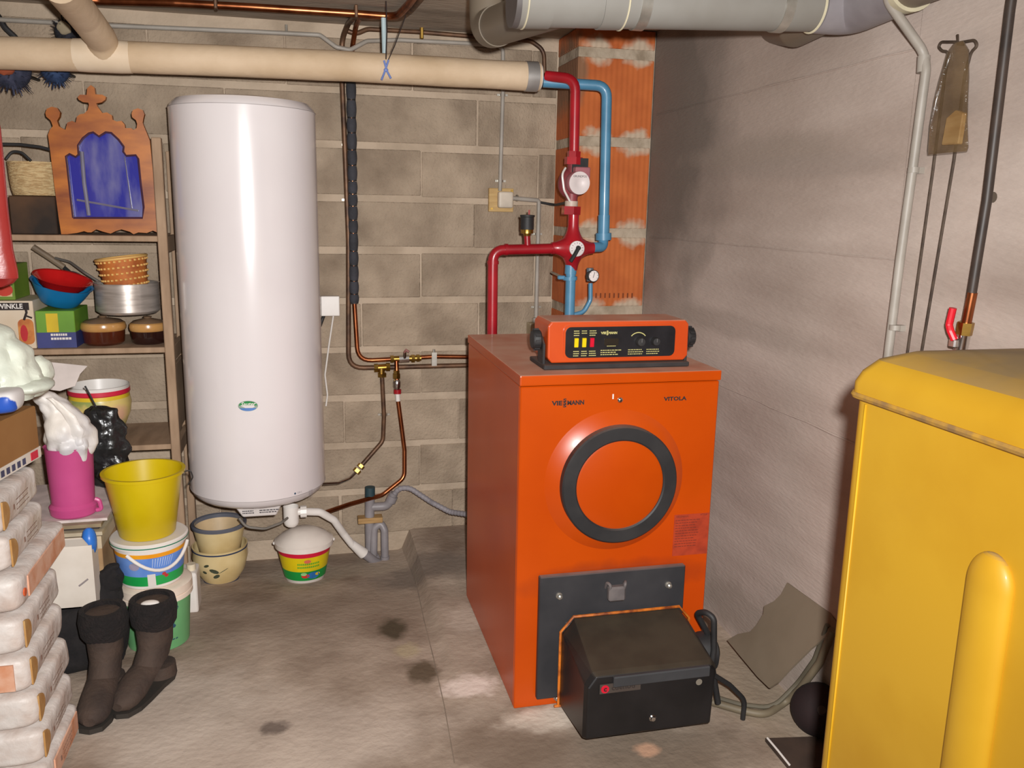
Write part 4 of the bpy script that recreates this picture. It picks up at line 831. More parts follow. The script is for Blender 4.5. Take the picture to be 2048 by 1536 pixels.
def holed(outer, inner, back):
    bm = bmesh.new(); ed = []
    for lp in (outer, inner):
        vv = [bm.verts.new(p) for p in lp]; ed += [bm.edges.new((vv[i], vv[(i+1) % len(vv)])) for i in range(len(vv))]
    bmesh.ops.triangle_fill(bm, edges=ed, use_beauty=True)
    r = bmesh.ops.extrude_face_region(bm, geom=list(bm.faces)); bmesh.ops.translate(bm, vec=back, verts=[g for g in r['geom'] if isinstance(g, bmesh.types.BMVert)])
    bm.verts.index_update(); vs = [v.co.copy() for v in bm.verts]; fs = [tuple(v.index for v in f.verts) for f in bm.faces]; bm.free(); return vs, fs
M_carv = mat('carved_wood', (184, 108, 34), .4, c2=(116, 50, 16), ns=5, lo=.35, hi=.7, st=(1, 1, 3), coat=.25)
zfix = z1s+.001-q(510, 1425).z
sh_ = lambda p: p+V((0, 0, zfix))
mb = MB(); mb.add(*holed([sh_(q(*p)) for p in outl], [sh_(q(*p)) for p in inn], (0, .022, 0))); mb.build('wooden_frame', M_carv, fr_, bevel=0)
pan = [sh_(q(*p, IYF+.012)) for p in inn]
M_bluep = mat('blue_glass', (52, 54, 146), .14, c2=(140, 138, 164), ns=6, lo=.42, hi=.75, coat=.6, st=(2, 1, .6))  # pale grey second tone paints a greyish reflection into the blue
MB().plate(pan, (0, .006, 0)).build('blue_panel', M_bluep, fr_)
MB().tube([sh_(q(*p, IYF+.002)) for p in inn+inn[:1]], .004, n=6).build('inner_bead', mat('bead_dark', (70, 40, 60), .4), fr_)
mb = MB(); mb.tube([sh_(q(680, 740, IYF+.009)), sh_(q(700, 1000, IYF+.009)), sh_(q(740, 1270, IYF+.009))], .007, n=8); mb.tube([sh_(q(1035, 780, IYF+.009)), sh_(q(1095, 1210, IYF+.009))], .0018, n=6); mb.tube([sh_(q(640, 1140, IYF+.009)), sh_(q(1150, 1230, IYF+.009))], .004, n=6)
mb.build('panel_moulding', mat('pale_moulding', (118, 114, 132), .3), fr_)
# woven bag and dark box left of it
M_wick = mat('pale_wicker', (214, 186, 138), .85, c2=(186, 152, 106), ns=40, lo=.4, hi=.6, bump=.8, bs=60, st=(1, 1, 5))
dbx = MB().box(C(20, 430, 3.30).x, C(112, 430, 3.30).x, 3.30, 3.5, z1s+.0005, C(60, 392, 3.30).z)
dbx.build('dark_wooden_box', mat('dark_box_wood', (78, 52, 30), .8, c2=(34, 23, 16), ns=5), bevel=.003, label='dark brown box on the top shelf under the woven bag', cat='box')
zb = C(60, 391, 3.30).z+.001; bx0, bx1 = C(2, 340, 3.34).x, C(108, 340, 3.34).x; zt = C(60, 322, 3.34).z
wb_ = thing('woven_bag', 'cream woven straw bag with black handles on the dark box', 'basket', ((bx0+bx1)/2, 3.4, zb))
secs = [(V(((bx0+bx1)/2, 3.42, z)), V(((bx1-bx0)/2*s, 0, 0)), V((0, .065*s, 0))) for z, s in ((zb, .9), (zb+.02, .96), ((zb+zt)/2, 1), (zt, 1.02))]
MB().loft(secs, 28).build('body', M_wick, wb_)
mb = MB(); mb.tube([C(-10, 288, 3.36), C(40, 289, 3.36), C(80, 294, 3.36), C(118, 304, 3.36)], .0055, bend=.05, n=8); mb.build('handle', M_rubber, wb_)
mb = MB(); mb.tube([C(12, 318, 3.35), C(24, 302, 3.35), C(44, 305, 3.35), C(62, 322, 3.35)], .005, bend=.03, n=8); mb.build('handle', M_rubber, wb_)
# second shelf: red + blue bowls, frying pans, pot, basket, casseroles, boxes
T = z2s+.0005
# boxes
def carton(name, label, px0_, px1_, Y, ztop, depth, m, z=T, rot=0):
    a, b = C(px0_, 650, Y).x, C(px1_, 650, Y).x
    t = thing(name, label, 'box', ((a+b)/2, Y+depth/2, z)); MB().box(a, b, Y, Y+depth, z, ztop).build('carton', m, t, bevel=.002); return t, a, b
zt = C(100, 622, 3.28).z
gb, a, b = carton('green_box', 'green and blue carton with yellow stripe on the second shelf', 72, 150, 3.28, zt, .2, mat('box_green', (104, 150, 44), .55, c2=(92, 136, 36), ns=6))
zm_ = C(100, 665, 3.28).z
MB().box(a-.0008, b+.0008, 3.279, 3.28+.2008, T, zm_).build('blue_band', mat('box_blue', (56, 62, 120), .55), gb)
MB().box(C(92, 640, 3.28).x, C(116, 640, 3.28).x, 3.2788, 3.281, zm_+.001, C(100, 627, 3.28).z).build('yellow_stripe', mat('box_yellow', (210, 178, 30), .55), gb)
mb = MB(); mb.strokes((a+.045, 3.2785, zm_-.012), X1, Z1, .06, 2, .014, .008); mb.build('print', M_wpl, gb)
zt = C(30, 602, 3.275).z
tbx, a, b = carton('picture_box', 'white appliance carton with black title band and food picture', -60, 69, 3.275, zt, .22, mat('box_white', (214, 198, 176), .6, c2=(202, 182, 156), ns=4))
MB().box(a+.001, b-.012, 3.2738, 3.2755, zt-.032, zt-.006).build('title_band', M_dark, tbx)
MB().text('DEWINKLE', .024, (b-.085, 3.2738, zt-.019), X1, Z1, 'CENTER', .9, 0, .001, .0006).build('lettering', M_wpl, tbx)
mb = MB(); p = C(55, 655, 3.274)
MB().plate([(p.x+x, 3.2738, p.z+z) for x, z in rrect(-.03, .02, -.06, .03, .018)], (0, .002, 0)).build('picture', mat('food_orange', (200, 130, 60), .6, c2=(170, 90, 40), ns=20), tbx)
MB().plate([(p.x-.012+.012*math.cos(k*.5), 3.273, p.z-.02+.03*math.sin(k*.5)) for k in range(12)], (0, .002, 0)).build('red_tomato', mat('food_red', (196, 34, 44), .5), tbx)
mb = MB(); mb.tube([C(50, 612, 3.273), C(53, 625, 3.273), C(48, 640, 3.273)], .004, n=6); mb.tube([C(53, 632, 3.273), C(64, 636, 3.273)], .003, n=6); mb.build('whisk_picture', M_dark, tbx)
zb2 = zt+.001; zt2 = C(30, 530, 3.3).z
gb2, a, b = carton('green_edged_box', 'green edged carton with red picture half behind the red bag', -60, 36, 3.30, zt2, .17, mat('box_green2', (120, 150, 50), .55, c2=(96, 126, 36), ns=5), z=zb2)
MB().box(a+.001, b-.008, 3.2985, 3.301, zb2+.012, zt2-.01).build('cream_panel', mat('panel_cream', (214, 190, 140), .6), gb2)
p = C(8, 580, 3.298); MB().plate([(p.x+.028*math.cos(k*.45), 3.2975, p.z+.022*math.sin(k*.45)) for k in range(14)], (0, .002, 0)).build('red_picture', mat('food_red2', (206, 60, 40), .5), gb2)
# bowls on top of the green box
zg = C(100, 622, 3.28).z+.002
def bowl(name, label, c, R, r0, r1, h, m, th=.004, cat='bowl'):
    mb = MB(); mb.lathe([(0, 0), (r0, 0), (r0*1.15, .006), ((r0+r1)/2*1.06, h*.5), (r1, h), (r1+.004, h+.002), (r1-th, h), ((r0+r1)/2*1.06-th, h*.5), (r0, th+.004), (0, th)], c, R, n=40)
    return mb.build(name, m, label=label, cat=cat)
Rb = Matrix.Rotation(.26, 3, 'Y') @ Matrix.Rotation(.15, 3, 'X')
c = C(117, 596, 3.38); c.z = zg+.014
bowl('blue_bowl', 'blue plastic bowl tilted on the green box beneath a red one', c, Rb, .055, .100, .075, mat('bowl_blue', (20, 120, 178), .35, c2=(16, 106, 160), ns=6))
c2_ = c+Rb @ V((0, 0, .05))
bowl('red_bowl', 'shiny red bowl nested inside the blue bowl on the shelf', c2_, Rb, .05, .0955, .046, mat('bowl_red', (196, 30, 30), .15, c2=(176, 22, 24), ns=6, coat=.5))
pan_ = thing('frying_pan', 'dark frying pan with grey handle pointing up left behind the bowls', 'pan', C(150, 575, 3.55))
hc = C(140, 562, 3.545)
mb = MB(); mb.lathe([(0, 0), (.05, 0), (.065, .022), (.062, .022), (.048, .003), (0, .003)], hc+V((.0, .01, -.03)), frame((0, -1, .25)), n=36); mb.build('pan_body', M_black, pan_)
mb = MB(); mb.tube([C(128, 535, 3.51), C(100, 516, 3.51), C(66, 494, 3.51)], .0115, n=10); mb.build('handle', mat('handle_taupe', (124, 106, 86), .6), pan_)
mb = MB(); mb.tube([hc+V((0, -.01, 0)), C(140, 545, 3.52), C(126, 533, 3.51)], .0075, n=8); mb.build('handle_stem', M_black, pan_)
sk = thing('saucepan', 'brushed aluminium saucepan with dark handle on top of the casseroles', 'saucepan', C(258, 628, 3.38))
pc_ = C(258, 628, 3.40); ztop = C(258, 570, 3.30).z; r_ = (C(322, 600, 3.40).x-C(194, 600, 3.40).x)/2
zbot = C(258, 632, 3.40-r_).z
MB().lathe([(0, zbot), (r_-.012, zbot), (r_, zbot+.01), (r_, ztop), (r_+.003, ztop+.002), (r_-.003, ztop), (r_-.004, zbot+.006), (0, zbot+.005)], (pc_.x, 3.40, 0), n=56).build('pot_body', mat('brushed_aluminium', (196, 186, 178), .36, metal=.55, c2=(168, 158, 150), ns=10, st=(1, 1, 8)), sk)
mb = MB(); mb.tube([V((pc_.x-r_*.8, 3.445, ztop-.012)), C(170, 546, 3.45), C(140, 524, 3.49), C(110, 516, 3.50)], .005, bend=.04, n=10); mb.build('handle', mat('handle_grey', (96, 90, 84), .5), sk)
# basket in the saucepan
wk = C(254, 560, 3.40); rr = (C(305, 530, 3.40).x-C(203, 530, 3.40).x)/2
M_wov = mat('basket_weave', (186, 106, 44), .7, c2=(150, 76, 30), ns=20)
bk = thing('woven_basket', 'small brown woven basket sitting in the aluminium saucepan', 'basket', (wk.x, 3.40, zbot+.007))
Rt = Matrix.Rotation(-.12, 3, 'Y'); base = V((wk.x, 3.40, ztop-.03)); hb = C(254, 518, 3.40-rr).z-base.z
MB().lathe([(0, 0), (rr*.82, 0), (rr*.9, hb*.5), (rr, hb), (rr-.006, hb), (rr*.88-.006, hb*.5), (rr*.8, .004), (0, .004)], base, Rt, n=48).build('shell', M_wov, bk)
mb = MB()
for j in range(5):
    z = hb*(.2+.18*j); rad = rr*(.84+.16*z/hb)-.001
    for k in range(30):
        a = 2*math.pi*(k+.5*(j % 2))/30; p = base+Rt @ V((rad*math.cos(a), rad*math.sin(a), z)); mb.ball(p, (.006, .006, .0045), 6, 4)
mb.build('weave_knots', mat('straw_light', (226, 178, 104), .6), bk, kind='stuff')
mb = MB(); pts = [base+Rt @ V((rr*math.cos(k*.1309), rr*math.sin(k*.1309), hb)) for k in range(49)]; mb.tube(pts, .005, n=8); mb.build('rim', MATS['straw_light'], bk)
# two casseroles
def casserole(label, xl, xr, ytop, ybot, m, Y=3.36):
    a, b = C(xl, 670, Y), C(xr, 670, Y); r = (b.x-a.x)/2; cx = (a.x+b.x)/2; zl = C((xl+xr)/2, ytop, Y-r).z
    t = thing('casserole_dish', label, 'casserole', (cx, Y, T), 'casseroles on the second shelf')
    MB().lathe([(0, T), (r*.8, T), (r*.9, T+.008), (r*.93, zl-.02), (r*.95, zl), (r*.9, zl), (0, zl-.002)], (cx, Y, 0), n=44).build('dish', m, t)
    M_glz = mat('glaze_cream', (196, 150, 90), .25, c2=(170, 120, 66), ns=6, coat=.4)
    MB().lathe([(r*.955, zl-.002), (r, zl+.002), (r*1.02, zl+.012), (r*.98, zl+.024), (r*.9, zl+.028)], (cx, Y, 0), n=44).build('glazed_rim', M_glz, t)
    ld = MB().lathe([(r*.93, zl+.026), (r*.8, zl+.034), (r*.3, zl+.042), (.012, zl+.044), (.016, zl+.05), (0, zl+.053)], (cx, Y, 0), n=44).build('lid', mat('lid_brown', (120, 96, 74), .4, c2=(90, 70, 54), ns=8), t)
    return zl
M_brn = mat('brown_glaze', (92, 42, 22), .15, c2=(66, 28, 16), ns=5, coat=.6)
casserole('larger brown glazed casserole dish with cream rim, left of two', 163, 253, 664, 695, M_brn)
casserole('smaller dark brown casserole dish with cream rim, right of two', 260, 334, 664, 692, mat('dark_glaze', (52, 26, 20), .15, c2=(36, 18, 16), ns=5, coat=.6))
# third shelf: painted planter
T3 = z3s+.0005; Y3 = 3.42
pc3 = C(200, 800, Y3); r3 = .108
pln = thing('painted_planter', 'painted flower planter with red and yellow rim on the third shelf', 'planter', (pc3.x, Y3, T3))
zt3 = C(200, 790, Y3-r3).z
hp_ = zt3-T3
M_pl = mat('planter_paint', (222, 196, 120), .35, c2=(150, 160, 90), ns=12, lo=.45, hi=.62, coat=.3)
blotches(M_pl, [((.07, -.08, .09), (.05, .08, .05), (214, 160, 140), .8, .4, 20), ((.02, -.1, .11), (.03, .08, .03), (90, 140, 90), .8, .4, 25)])
MB().lathe([(0, 0), (r3*.55, 0), (r3*.75, hp_*.2), (r3*.97, hp_*.5), (r3*1.02, hp_*.72), (r3*.98, hp_*.85)], (pc3.x, Y3, T3), n=44).build('body', M_pl, pln)
MB().lathe([(r3*.98, hp_*.85), (r3*.97, hp_*.93)], (pc3.x, Y3, T3), n=44).build('yellow_ring', mat('ring_yellow', (224, 190, 50), .4), pln)
MB().lathe([(r3*.975, hp_*.93), (r3, hp_*.95), (r3, hp_*1.03), (r3*.985, hp_*1.035)], (pc3.x, Y3, T3), n=44).build('red_ring', mat('ring_red', (206, 40, 66), .4), pln)
MB().lathe([(r3*.985, hp_*1.03), (r3*.99, hp_*1.1), (r3*.95, hp_*1.11), (r3*.9, hp_*.9), (r3*.7, hp_*.3), (0, hp_*.25)], (pc3.x, Y3, T3), n=44).build('white_lip', M_wpl, pln)
# ================================================================== UNDER THE HEATER: pots and tub
p = FL(437, 1170); py = p.y+.075; zf0 = fz(p.x, py)+.001; r0 = (C(497, 1115, py).x-C(384, 1115, py).x)/2; cx = (C(497, 1115, py).x+C(384, 1115, py).x)/2
M_cer = mat('cream_ceramic', (222, 200, 150), .3, c2=(204, 178, 124), ns=7, coat=.4)
h0 = C(440, 1108, py-r0).z-zf0
lp = thing('cream_plant_pot', 'round cream ceramic plant pot with leaf pattern on the floor', 'plant pot', (cx, py, zf0))
MB().lathe([(0, 0), (r0*.6, 0), (r0*.64, .008), (r0*.86, h0*.3), (r0, h0*.7), (r0*.97, h0*.94), (r0*.99, h0), (r0*.94, h0), (r0*.93, h0*.8), (r0*.6, .02), (0, .02)], (cx, py, zf0), n=48).build('body', M_cer, lp)
for zz_, rr_ in ((h0*.93, r0*.975), (.004, r0*.625)): MB().lathe([(rr_, zz_-.003), (rr_+.0015, zz_-.002), (rr_+.0015, zz_+.002), (rr_, zz_+.003)], (cx, py, zf0), n=48).build('blue_line', mat('line_blue', (44, 56, 86), .4), lp)
def rf(z):
    t = (z-zf0)/h0; q_ = [(0, .62), (.07, .64), (.3, .86), (.7, 1), (.94, .97), (1.2, .99)]
    for (a, x), (b, y) in zip(q_, q_[1:]):
        if t <= b: return r0*(x+(y-x)*(t-a)/(b-a))
    return r0
mb = MB()
for ax_, az, sx, sy, rt in ((-.045, .66, .012, .006, .4), (-.016, .5, .02, .009, -.4), (-.008, .34, .014, .008, .5), (.02, .5, .022, .0015, .5), (-.055, .45, .01, .006, -.3)):
    pts = [(ax_+sx*math.cos(k*.7)*math.cos(rt)-sy*math.sin(k*.7)*math.sin(rt), zf0+h0*az+sx*math.cos(k*.7)*math.sin(rt)+sy*math.sin(k*.7)*math.cos(rt)) for k in range(9)]
    patch(mb, pts, (cx, py), rf, 0, .0015)
mb.build('leaf_pattern', mat('leaf_dark', (70, 76, 58), .5), lp)
zup = zf0+h0*.72
r1 = (C(494, 1050, py).x-C(381, 1050, py).x)/2; cx1 = (C(494, 1050, py).x+C(381, 1050, py).x)/2; h1 = C(437, 1064, py-r1).z-zup
up1 = thing('grey_rimmed_pot', 'cream pot with thick grey blue rim standing in another pot', 'plant pot', (cx1, py, zup))
MB().lathe([(0, 0), (r1*.66, 0), (r1*.72, .01), (r1*.92, h1*.85), (r1*.94, h1-.006)], (cx1, py, zup), n=48).build('body', M_cer, up1)
MB().lathe([(r1*.93, h1-.012), (r1*.99, h1-.010), (r1, h1), (r1*.96, h1+.005), (r1*.87, h1+.002), (r1*.86, h1-.012)], (cx1, py, zup), n=48).build('rim', mat('rim_greyblue', (96, 98, 108), .35, coat=.3), up1)
MB().lathe([(r1*.87, h1-.01), (r1*.66, .02), (0, .016)], (cx1, py, zup), n=48).build('inside', mat('inside_cream', (206, 178, 138), .5), up1)
MB().lathe([(0, 0), (.035, 0), (.04, .012), (.02, .02), (0, .02)], (cx1+.02, py-.0, zup+.018), n=20).build('saucer', mat('saucer_grey', (110, 104, 100), .4), up1)
# red yellow green tub
p = FL(611, 1166); ty = p.y+.075; zf1 = fz(p.x, ty)+.001; cx = C(609, 1110, ty).x
rt_, rb_ = .108, .078; ht = C(608, 1102, ty-rt_).z-zf1
tub = thing('paint_tub', 'white tub with red, yellow and green printed band under the heater', 'tub', (cx, ty, zf1))
rfn = lambda z: rb_+(rt_-rb_)*(z-zf1)/ht
MB().lathe([(0, 0), (rb_-.004, 0), (rb_, .004), (rt_, ht)], (cx, ty, zf1), n=56).build('body', M_wpl, tub)
def band(a, b, off=.001): return MB().lathe([(rfn(zf1+ht*t)+off, ht*t) for t in (a, (a+b)/2, b)], (cx, ty, zf1), n=56)
for nm, a, b, cl in (('green_band', .12, .38, (20, 146, 62)), ('yellow_band', .38, .78, (222, 196, 14)), ('red_band', .78, .9, (206, 24, 58))): band(a, b).build(nm, mat('tub_'+nm, cl, .4), tub)
mb = MB(); zq = zf1+ht*.5
for row in range(2):
    for k in range(12):
        x = -.028+k*.0075; mb.wrap([(x, zq+.012-row*.014), (x+.0055, zq+.012-row*.014), (x+.0055, zq+.02-row*.014), (x, zq+.02-row*.014)], [(0, 1, 2, 3)], (cx, ty), rfn, 0, .002)
mb.build('green_print', mat('print_green', (96, 168, 40), .5), tub)
for x, t, s, cl, nm in ((.012, .69, .014, (222, 110, 80), 'tub_pink'), (.002, .27, .016, (206, 50, 40), 'tub_red2'), (.034, .27, .026, (40, 110, 176), 'tub_blue'), (.052, .29, .011, (230, 190, 40), 'tub_yel2'), (-.004, .33, .012, (150, 200, 130), 'tub_lgreen')):
    pts = [(x+s*math.cos(k*.63), zf1+ht*t+s*.6*math.sin(k*.63)) for k in range(10)]
    patch(MB(), pts, (cx, ty), rfn, 0, .0025+.0004*len(nm)).build('printed_figure', mat(nm, cl, .5), tub)
MB().lathe([(rt_-.002, ht-.012), (rt_+.007, ht-.012), (rt_+.008, ht+.008), (rt_-.002, ht+.014), (rt_*.85, ht+.028), (rt_*.45, ht+.05), (0, ht+.055)], (cx, ty, zf1), n=56).build('lid', mat('lid_white', (226, 216, 206), .45, c2=(212, 200, 190), ns=8), tub)
for s in (-1, 1): MB().ball((cx+s*(rt_+.008), ty, zf1+ht-.002), (.007, .009, .007), 10, 8).build('handle_lug', M_wpl, tub)
# ================================================================== BUCKET STACK
p = FL(316, 1305); gy = p.y+.095; zf2 = fz(p.x, gy)+.001; cx = (C(250, 1240, gy).x+C(381, 1240, gy).x)/2
zr1 = C(316, 1206, gy-.105).z
gbk = thing('green_bucket', 'green plastic bucket with white lid, lowest of the bucket stack', 'bucket', (cx, gy, zf2), 'bucket stack')
rg0, rg1 = .096, .108; hg_ = zr1-zf2
MB().lathe([(0, 0), (rg0-.005, 0), (rg0, .005), (rg1, hg_)], (cx, gy, zf2), n=56).build('body', mat('bucket_green', (112, 172, 116), .45, c2=(100, 158, 104), ns=5), gbk)
zr1t = C(316, 1186, gy-.105).z
MB().lathe([(rg1-.002, hg_-.012), (rg1+.007, hg_-.01), (rg1+.007, hg_+.004), (rg1+.003, hg_+.006), (rg1+.007, hg_+.010), (rg1+.007, zr1t-zf2), (rg1-.004, zr1t-zf2+.006), (0, zr1t-zf2+.004)], (cx, gy, zf2), n=56).build('lid', mat('lid_cream', (232, 214, 196), .45), gbk)
rgf = lambda z: rg0+(rg1-rg0)*(z-zf2)/hg_
mb = MB(); M_navy = mat('navy_print', (40, 78, 100), .6)
v2, f2 = text2d('Avento', .026, 'CENTER', .3); mb.wrap([(q_[0], q_[1]+zf2+hg_*.8+q_[0]*.1) for q_ in v2], f2, (cx, gy), rgf, .45, .0012)
for k in range(14):
    a = k*2.4; rr_ = .021*math.sqrt(k/14); pts = [(rr_*math.cos(a)+.008*math.cos(j*1.05), zf2+hg_*.5+rr_*math.sin(a)+.007*math.sin(j*1.05)) for j in range(6)]; patch(mb, pts, (cx, gy), rgf, .45, .0012+.00005*k)
for k in range(6): mb.wrap([(-.03+k*.011, zf2+hg_*.2), (-.022+k*.011, zf2+hg_*.2+.001), (-.022+k*.011, zf2+hg_*.2+.005), (-.03+k*.011, zf2+hg_*.2+.004)], [(0, 1, 2, 3)], (cx, gy), rgf, .45, .0012)
mb.build('blue_print', M_navy, gbk)
zb1 = zr1t+.0075
bb = thing('blue_printed_bucket', 'white bucket with blue and green printed band, middle of the bucket stack', 'bucket', (cx-.01, gy, zb1), 'bucket stack')
cx2 = cx-.008; rb0, rb1 = .094, .110; zb2_ = C(308, 1100, gy-.105).z; hb_ = zb2_-zb1
MB().lathe([(0, 0), (rb0-.005, 0), (rb0, .005), (rb1, hb_)], (cx2, gy, zb1), n=56).build('body', M_wpl, bb)
rbf = lambda z: rb0+(rb1-rb0)*(z-zb1)/hb_
for nm, a, b, cl, c2c in (('green_band', .1, .34, (24, 150, 70), (40, 160, 80)), ('blue_band', .34, .8, (110, 148, 214), (84, 126, 200)), ('orange_band', .8, .9, (232, 160, 30), (226, 140, 24))):
    MB().lathe([(rbf(zb1+hb_*t)+.001, hb_*t) for t in (a, b)], (cx2, gy, zb1), n=56).build(nm, mat('bb_'+nm, cl, .4, c2=c2c, ns=10), bb)
mb = MB()
for k in range(9): mb.wrap([(.02+k*.007, zb1+hb_*.56), (.022+k*.007, zb1+hb_*.56), (.026+k*.008, zb1+hb_*.78), (.023+k*.008, zb1+hb_*.78)], [(0, 1, 2, 3)], (cx2, gy), rbf, 0, .002)
mb.build('rays_print', mat('rays_pale', (176, 196, 236), .5), bb)
mb = MB()
for x, t in ((.055, .36), (.075, .46), (.062, .3)): patch(mb, [(x+.007*math.cos(k*.8), zb1+hb_*t+.006*math.sin(k*.8)) for k in range(8)], (cx2, gy), rbf, 0, .0022)
mb.build('red_figures', mat('bb_red', (206, 60, 60), .5), bb)
patch(MB(), [(.004, zb1+hb_*.1), (.028, zb1+hb_*.1), (.028, zb1+hb_*.4), (.004, zb1+hb_*.4)], (cx2, gy), rbf, 0, .0026).build('white_label', M_wpl, bb)
patch(MB(), [(-.035+.017*math.cos(k*.5), zb1+hb_*.6+.013*math.sin(k*.5)) for k in range(13)], (cx2, gy), rbf, 0, .0022).build('oval_emblem', mat('emblem_pale', (160, 150, 170), .5), bb)
zt_ = zb2_+.02-zb1
MB().lathe([(rb1-.001, hb_-.002), (rb1+.008, hb_), (rb1+.009, zt_-.004), (rb1+.004, zt_), (0, zt_-.002)], (cx2, gy, zb1), n=56).build('lid', M_wpl, bb)
MB().lathe([(rb1+.0085, zt_-.014), (rb1+.0098, zt_-.013), (rb1+.0098, zt_-.011), (rb1+.0085, zt_-.010)], (cx2, gy, zb1), n=56).build('green_line', mat('line_green', (40, 120, 90), .5), bb)
hd_ = []
for k in range(17):
    t = k/16; a = math.radians(-25+105*t); r_b = rbf(zb1+hb_*.9)+.012; hd_.append(V((cx2+r_b*math.sin(a), gy-r_b*math.cos(a), zb1+hb_*(.92-.42*math.sin(math.pi*t)+.03*t))))
MB().tube(hd_, .0055, n=10).build('bail_handle', M_wpl, bb)
zy = zb1+zt_+.001
yb_ = thing('yellow_bucket', 'yellow translucent plastic bucket, topmost of the bucket stack', 'bucket', (cx2, gy, zy), 'bucket stack')
M_yb = mat('bucket_yellow', (206, 180, 12), .35, c2=(196, 168, 8), ns=5)
hy = C(290, 962, gy-.12).z-zy; Ry = Matrix.Rotation(-.03, 3, 'Y'); cy_ = (C(218, 960, gy).x+C(360, 960, gy).x)/2
MB().lathe([(0, 0), (.082, 0), (.086, .005), (.118, hy-.008), (.126, hy-.010), (.127, hy), (.117, hy), (.084, .008), (0, .006)], (cx2-.004, gy, zy), n=56).build('body', M_yb, yb_)
MB().tube([V((cx2-.004+.122, gy-.01, zy+hy-.01)), V((cx2+.14, gy-.01, zy+hy-.005)), V((cx2+.147, gy-.01, zy+hy-.03)), V((cx2+.13, gy-.01, zy+hy-.055))], .0022, bend=.015, n=6).build('wire_handle', M_rubber, yb_)
# white canister behind the stack
p = FL(384, 1228); wcx, wcy = p.x, p.y+.06; zf3 = fz(wcx, wcy)+.001; 
wc = thing('white_canister', 'small white plastic canister half hidden behind the bucket stack', 'canister', (wcx-.02, wcy, zf3))
zct = C(384, 1145, wcy-.04).z
MB().box(wcx-.07, wcx+.022, wcy-.05, wcy+.05, zf3, zct).build('body', M_wpl, wc, bevel=.012, seg=3)
MB().cyl((wcx+.0, wcy-.01, zct), (wcx+.0, wcy-.01, zct+.022), .016, n=16).build('cap', mat('cap_cream', (220, 206, 180), .5), wc)
# ================================================================== BOOTS
M_boot = mat('boot_suede', (70, 55, 46), .85, c2=(48, 37, 32), ns=10, bump=.3, bs=80); M_fur = mat('boot_fur', (22, 17, 17), .95, c2=(34, 26, 25), ns=30, bump=1, bs=120); M_sole = mat('boot_sole', (48, 42, 36), .8)
def boot(label, toe, ang, ht, side, lean_=0):
    t0 = FL(*toe); R = rotz(ang); fwd = R @ V((0, -1, 0)); sd = R @ X1; heel = t0-fwd*.25; z = max(fz(t0.x, t0.y), fz(heel.x, heel.y))+.002; base = V((heel.x, heel.y, z))
    t = thing('winter_boot', label, 'boot', base+fwd*.1, 'pair of boots')
    A = base+fwd*.055; le = sd*lean_
    MB().loft([(A+le+Z1*ht, sd*.05, fwd*.058), (A+le*.8+Z1*ht*.75, sd*.05, fwd*.06), (A+le*.4+Z1*(ht*.5), sd*.046, fwd*.056), (A+fwd*.005+Z1*.12, sd*.043, fwd*.058), (A+fwd*.03+Z1*.085, sd*.043, (fwd*.075-Z1*.015)), (A+fwd*.07+Z1*.066, sd*.044, (fwd*.05-Z1*.044)), (A+fwd*.115+Z1*.05, sd*.046, (fwd*.02-Z1*.044)), (A+fwd*.155+Z1*.042, sd*.045, (fwd*.01-Z1*.034)), (A+fwd*.18+Z1*.036, sd*.036, -Z1*.026), (A+fwd*.196+Z1*.032, sd*.016, -Z1*.012)], 22).build('upper', M_boot, t)
    MB().loft([(A-fwd*.02+Z1*.05, sd*.04, fwd*.042), (A-fwd*.02+Z1*.012, sd*.043, fwd*.046)], 20).build('heel_counter', M_boot, t)
    out_ = [(.0, -.06), (.03, -.05), (.042, -.02), (.04, .03), (.044, .1), (.044, .15), (.03, .19), (0, .202), (-.03, .19), (-.044, .15), (-.044, .1), (-.04, .03), (-.042, -.02), (-.03, -.05)]
    MB().plate([A+sd*x+fwd*y+Z1*.014 for x, y in out_], (0, 0, -.0145)).build('sole', M_sole, t)
    mb = MB(); mb.lathe([(.055, ht-.075), (.064, ht-.06), (.068, ht-.02), (.062, ht+.012), (.048, ht+.012), (.046, ht-.04), (0, ht-.06)], A+le, Matrix((sd, fwd, Z1)).transposed(), n=28); mb.build('fur_collar', M_fur, t)
    return A+le+Z1*ht
boot('dark brown winter boot with black fur collar beside the paper packs', (181, 1468), -.05, .26, -1)
tp_ = boot('dark brown winter boot with a white tag in its black fur collar', (236, 1437), -.42, .26, 1, .0)
# white tag in the right boot: a part that lies inside, so its own thing
MB().ball(tp_+V((-.004, -.02, .004)), (.026, .016, .008), 14, 8).build('paper_tag', M_wpl, label='small white paper tag tucked in the right boot', cat='tag')
